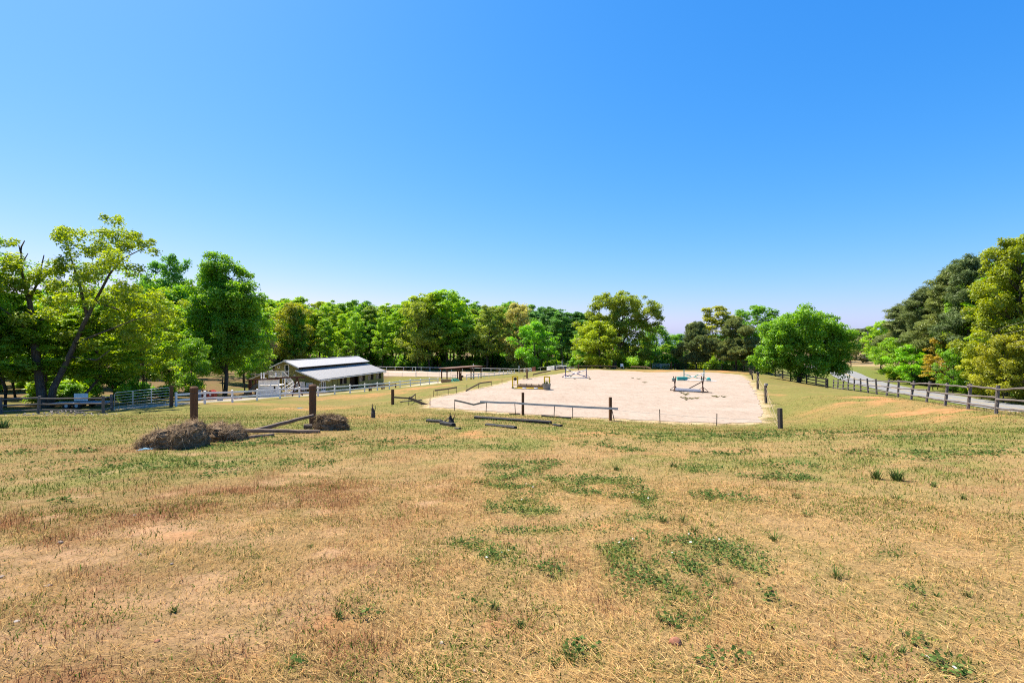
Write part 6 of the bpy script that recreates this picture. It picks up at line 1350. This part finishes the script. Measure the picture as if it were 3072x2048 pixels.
for e in ((q(877, 1188, -.6)), (q(907, 1186, .6))): MB().beam(q(890.7, 1130), e, .12, .12).build('leg', 'brown_beam', sw_)
MB().beam(q(882, 1160, -.3), q(899, 1159, .3), .08, .1).build('spreader', 'brown_beam', sw_)
for ua, ub, vs_ in ((845.7, 853.4, 1172), (864, 873, 1170)):
    for u in (ua, ub): MB().tube([q(u, 1133), q(u, vs_)], .022, 5).build('rope', 'yellow_plastic', sw_)
    MB().box(q(ua, 0).x - .03, q(ub, 0).x + .03, -.12, .12, q(0, vs_ + 1.2).z, q(0, vs_).z).build('swing_seat', 'yellow_plastic', sw_)
fr = thing('climbing_frame', 'dark brown post-and-rail climbing frame left of the playset', 'frame', gp(758, 64)); fo = fr.location
for u in (748, 753, 767): b_ = gp(u, 64 if u < 760 else 62.6); MB().box(-.08, .08, -.08, .08, -.2, HC - (1137 - CV) / F * b_.y - b_.z).build('post', 'brown_beam', fr, b_ - fo)
for v in (1140, 1152, 1158): MB().beam(pt(742, v, 64) - fo, pt(770, v - .5, 62.5) - fo, .06, .1).build('rail', 'brown_beam', fr)
# toys and yard things
p = gp(631, 57.5); t = thing('playhouse', 'faded red plastic playhouse with a yellow panel under the trees', 'playhouse', p); s = F / 57.5
w, h = 20 / s, 29 / s
MB().box(-w / 2, w / 2, 0, .7, 0, h * .72).build('body', 'red_plastic', t); MB().add([(-w / 2 - .04, -.05, h * .722), (w / 2 + .04, -.05, h * .722), (w / 2 + .04, .75, h * .722), (-w / 2 - .04, .75, h * .722), (0, -.05, h), (0, .75, h)], [(3, 2, 1, 0), (0, 1, 4), (2, 3, 5), (1, 2, 5, 4), (3, 0, 4, 5)]).build('roof', 'red_plastic', t)
MB().box(-.1, .1, -.02, -.003, h * .42, h * .62).build('window', 'white_far', t); MB().box(-.08, .1, -.02, -.002, h * .64, h * .71).build('panel', 'yellow_plastic', t)
p = gp(613, 58.5); mb = MB(); mb.box(-.35, .35, 0, .5, 0, .75); mb.box(-.3, .3, .1, .12, .751, 1.1); mb.box(-.4, -.36, -.1, .1, 0, .4); tag(mb.build('toy_chest', 'brick_red', None, p), 'dark red toy cupboard next to the red playhouse', 'toy')
def tub(u, Y, w, h, label, name, mat, rim=None):
    p = gp(u, Y); t = thing(name, label, 'tub' if name == 'plastic_tub' else 'sled', p); n = 14; prof = [(.4, 0), (.5, .12), (.52, .14)]
    MB().lathe([(.36 * w, 0), (.47 * w, h * .8), (.5 * w, h), (.45 * w, h), (.3 * w, .04)], n).build('shell', mat, t)
    if rim: MB().lathe([(.38 * w, -.002), (.49 * w, h * .78), (.495 * w, h * .6), (.4 * w, -.003)], n, cap=False).build('rim', rim, t)
tub(660, 50.5, .65, .24, 'small pale plastic tub on the gravel behind the white fence', 'plastic_tub', 'trailer'); tub(714, 54.5, .85, .16, 'white and red plastic sled on the gravel behind the white fence', 'plastic_sled', 'white_far', 'red_plastic')
p = gp(594, 55); mb = MB(); mb.box(-.35, .3, -.03, .03, 0, 1.15); o = tag(mb.build('leaning_board', 'trailer', None, p), 'grey-green board standing upright left of the red toys', 'board'); o.rotation_euler = (.12, .06, .2)
# trailer behind the rail fence
p = gp(240, 45); t = thing('utility_trailer', 'flat grey utility trailer with a white headboard behind the rail fence', 'trailer', p, .12); s = 45 / F
MB().box(-2.0, 2.0, -.8, .8, .38, .5).build('deck', 'trailer', t); MB().box(-.95, .15, .7, .78, .55, 1.2).build('headboard', 'white_far', t)
for x in (-1.9, 1.9): MB().box(x - .05, x + .05, -.85, .85, .25, .379).build('frame_bar', 'dark_wood', t)
for sx in (-.4, .4):
    for sy in (-.95, .95):
        o = MB().tube([(sx, sy - .1, .3), (sx, sy + .1, .3)], .3, 16).build('wheel', 'black_wood', t); MB().tube([(sx, sy - .11, .3), (sx, sy - .101, .3)], .14, 12).build('hub', 'steel', o)
MB().beam((2.0, 0, .42), (3.1, 0, .42), .1, .1).build('drawbar', 'dark_wood', t)
# mulch heap by the fence
p = G(190, 1247); mb = MB(); r_ = random.Random(31)
for i in range(150):
    x, y = r_.gauss(0, 2.0), r_.gauss(0, .5); z = .3 * math.exp(-(x / 1.8) ** 2 - (y / .5) ** 2); a = r_.random() * 3.14; l = r_.uniform(.08, .3); mb.beam((x, y, z), (x + math.cos(a) * l, y + math.sin(a) * l * .5, z + r_.uniform(-.03, .08)), .05, .04)
tag(kind(mb.build('brush_litter', 'old_wood', None, p), 'stuff'), 'strewn dead wood and bark litter below the old oak fence', 'litter')
# road sign post, fence chair, power lines
p = gp(2553, 150); t = thing('sign_post', 'thin dark sign post in the tan field beyond the road', 'post', p); MB().box(-.08, .08, -.08, .08, -.2, 2.6).build('pole', 'brown_beam', t); MB().box(-.7, .7, -.05, .05, 2.3, 2.45).build('cross_bar', 'brown_beam', t)
p = gp(1866, 88); t = thing('folding_chair', 'pale folding chair at the far edge of the arena below the oak', 'chair', p)
MB().box(-.24, .24, .18, .21, .5, .92).build('backrest', 'white_far', t); MB().box(-.24, .24, -.22, .22, .44, .48).build('seat', 'white_far', t)
for x in (-.22, .22):
    MB().beam((x, -.25, 0), (x, .2, .9), .03, .03).build('leg', 'steel', t); MB().beam((x, .25, 0), (x, -.2, .46), .03, .03).build('leg', 'steel', t)
for k, (v0, v1, r) in enumerate(((935, 1062, .012), (966, 1066, .012), (1008, 1070, .014), (1030, 1074, .014))):
    A_, B_ = pt(3250, v0 - 25, 47), pt(2585, v1, 118); P = [A_.lerp(B_, s / 16) - Z * (1.1 * 4 * (s / 16) * (1 - s / 16)) for s in range(17)]
    tag(MB().tube(P, r, 4).build('power_line', 'wire'), ('topmost thin power line crossing the roadside wood', 'second thin power line from the top crossing the roadside wood', 'third thin power line crossing the roadside wood', 'lowest thin power line crossing the roadside wood')[k], 'cable')
# stones, clods and tall tufts in the foreground
def stone(u, v, wpx, mat, label, seed, flat=.6):
    p = G(u, v); s = wpx * .8 / F * p.y / 2; r = np.random.default_rng(seed); n, m = 9, 6; V = []
    for j in range(m + 1):
        ph = -math.pi / 2 + math.pi * j / m
        for i in range(n):
            th = 2 * math.pi * i / n; k = 1 + r.normal(0, .1); V.append((s * k * math.cos(th) * math.cos(ph), s * .8 * k * math.sin(th) * math.cos(ph), s * flat * (math.sin(ph) + .35)))
    Fs = [(j * n + i, j * n + (i + 1) % n, (j + 1) * n + (i + 1) % n, (j + 1) * n + i) for j in range(m) for i in range(n)]
    z = float(ground_z(np.array([p.x]), np.array([p.y]))[0]); tag(MB().add(V, Fs).build('stone', mat, None, (p.x, p.y, z - s * .1), smooth=True), label, 'stone')
stone(1325, 1934, 19, 'stone_grey', 'round grey stone lying in pale straw near the bottom centre', 1)
stone(2026, 1930, 48, 'dung', 'reddish broken clod in the dry grass at the lower right', 2, .75)
stone(472, 1931, 22, 'dung', 'small brown clod on the bare pink dirt at the lower left', 3)
stone(50, 1870, 24, 'stone_grey', 'pale flat stone near the lower left edge', 4, .4)
stone(516, 1697, 14, 'stone', 'small dark stone on the bare dirt, mid left', 5)
stone(145, 1757, 26, 'stone', 'flat brown stone in the red sorrel at the left', 6, .45); stone(5, 1730, 24, 'stone', 'flat stone cut by the left edge', 7, .45)
stone(420, 1664, 16, 'stone', 'tan pebble on bare dirt above the dark stone', 8); stone(403, 1548, 16, 'stone', 'brown pebble among the red sorrel', 9); stone(355, 1887, 16, 'dung', 'small reddish clod at the lower left', 10); stone(1425, 2015, 22, 'stone', 'flat tan stone at the bottom centre', 11, .4); stone(180, 1633, 24, 'stone', 'curled brown bark-like stone on the dirt at the left', 12, .6)
def tuft(u, v, hpx, n, label, seed, spread=.06, cat='grass tuft', col=((.085, .135, .03), (.16, .2, .06)), grp=None):
    p = G(u, v); r = np.random.default_rng(seed); H = hpx / F * p.y; z = float(ground_z(np.array([p.x]), np.array([p.y]))[0])
    az = r.random(n) * 6.283; b = np.stack([np.cos(az), np.sin(az), np.zeros(n)], 1) * (r.random(n)[:, None] * spread * H * 6); d = np.stack([np.cos(az) * .5 + r.normal(0, .25, n), np.sin(az) * .5 + r.normal(0, .25, n), np.full(n, 1.6)], 1); d /= np.linalg.norm(d, axis=1)[:, None]
    L = (H * r.uniform(.45, 1.15, n))[:, None]; S = np.stack([-np.sin(az), np.cos(az), np.zeros(n)], 1) * (.0035 * max(1, p.y / 5)); m_ = b + d * L * .6; tp = b + d * L + np.stack([np.cos(az), np.sin(az), np.full(n, -.3)], 1) * L * .25
    V = np.stack([b - S, b + S, m_ + S * .8, m_ - S * .8, tp + S * .2, tp - S * .2], 1).reshape(-1, 3); i = np.arange(n) * 6; Fc = np.concatenate([np.stack([i, i + 1, i + 2, i + 3], 1), np.stack([i + 3, i + 2, i + 4, i + 5], 1)])
    c = np.where((r.random(n) < .6)[:, None], np.array(col[0]), np.array(col[1])) * r.uniform(.6, 1.3, n)[:, None]; ca = np.repeat(np.concatenate([c, np.ones((n, 1))], 1), 6, 0)
    tag(obj('grass_tuft', mesh_np('grass_tuft', V, Fc, 'blade', {'col': ('FLOAT_COLOR', ca)}), None, (p.x, p.y, z - .01)), label, 'grass tuft', grp)
tuft(2692, 1442, 42, 110, 'tallest green grass tuft on the right of the pasture', 1); tuft(2630, 1438, 38, 80, 'tall green grass tuft just left of the tallest one', 2)
tuft(8, 1284, 26, 120, 'dark green weed clump at the left edge of the pasture', 3, .1, col=((.05, .09, .025), (.1, .14, .05)))
for i, (u, v, h) in enumerate(((2322, 1622, 32), (2508, 1735, 38), (2180, 1750, 36), (2810, 1790, 24), (2085, 1600, 26), (2136, 1580, 16), (2050, 1572, 26), (1985, 1565, 26), (2690, 1500, 24), (2390, 1495, 24), (1850, 1412, 20), (2800, 1460, 20), (2890, 1500, 18), (2020, 1400, 20), (1990, 1570, 22), (2420, 1550, 20), (1715, 1985, 40), (1660, 1990, 30), (615, 1283, 22), (930, 1640, 16), (1020, 1860, 30), (420, 1240, 6), (2150, 1690, 26), (1480, 1830, 30), (1560, 1880, 26), (880, 1990, 30), (190, 1500, 16), (520, 1835, 22), (2900, 1790, 24), (2700, 1960, 30))):
    tuft(u, v, h, 34, 'small green grass tuft in the dry pasture', 20 + i, .08, grp='small grass tufts in the pasture')
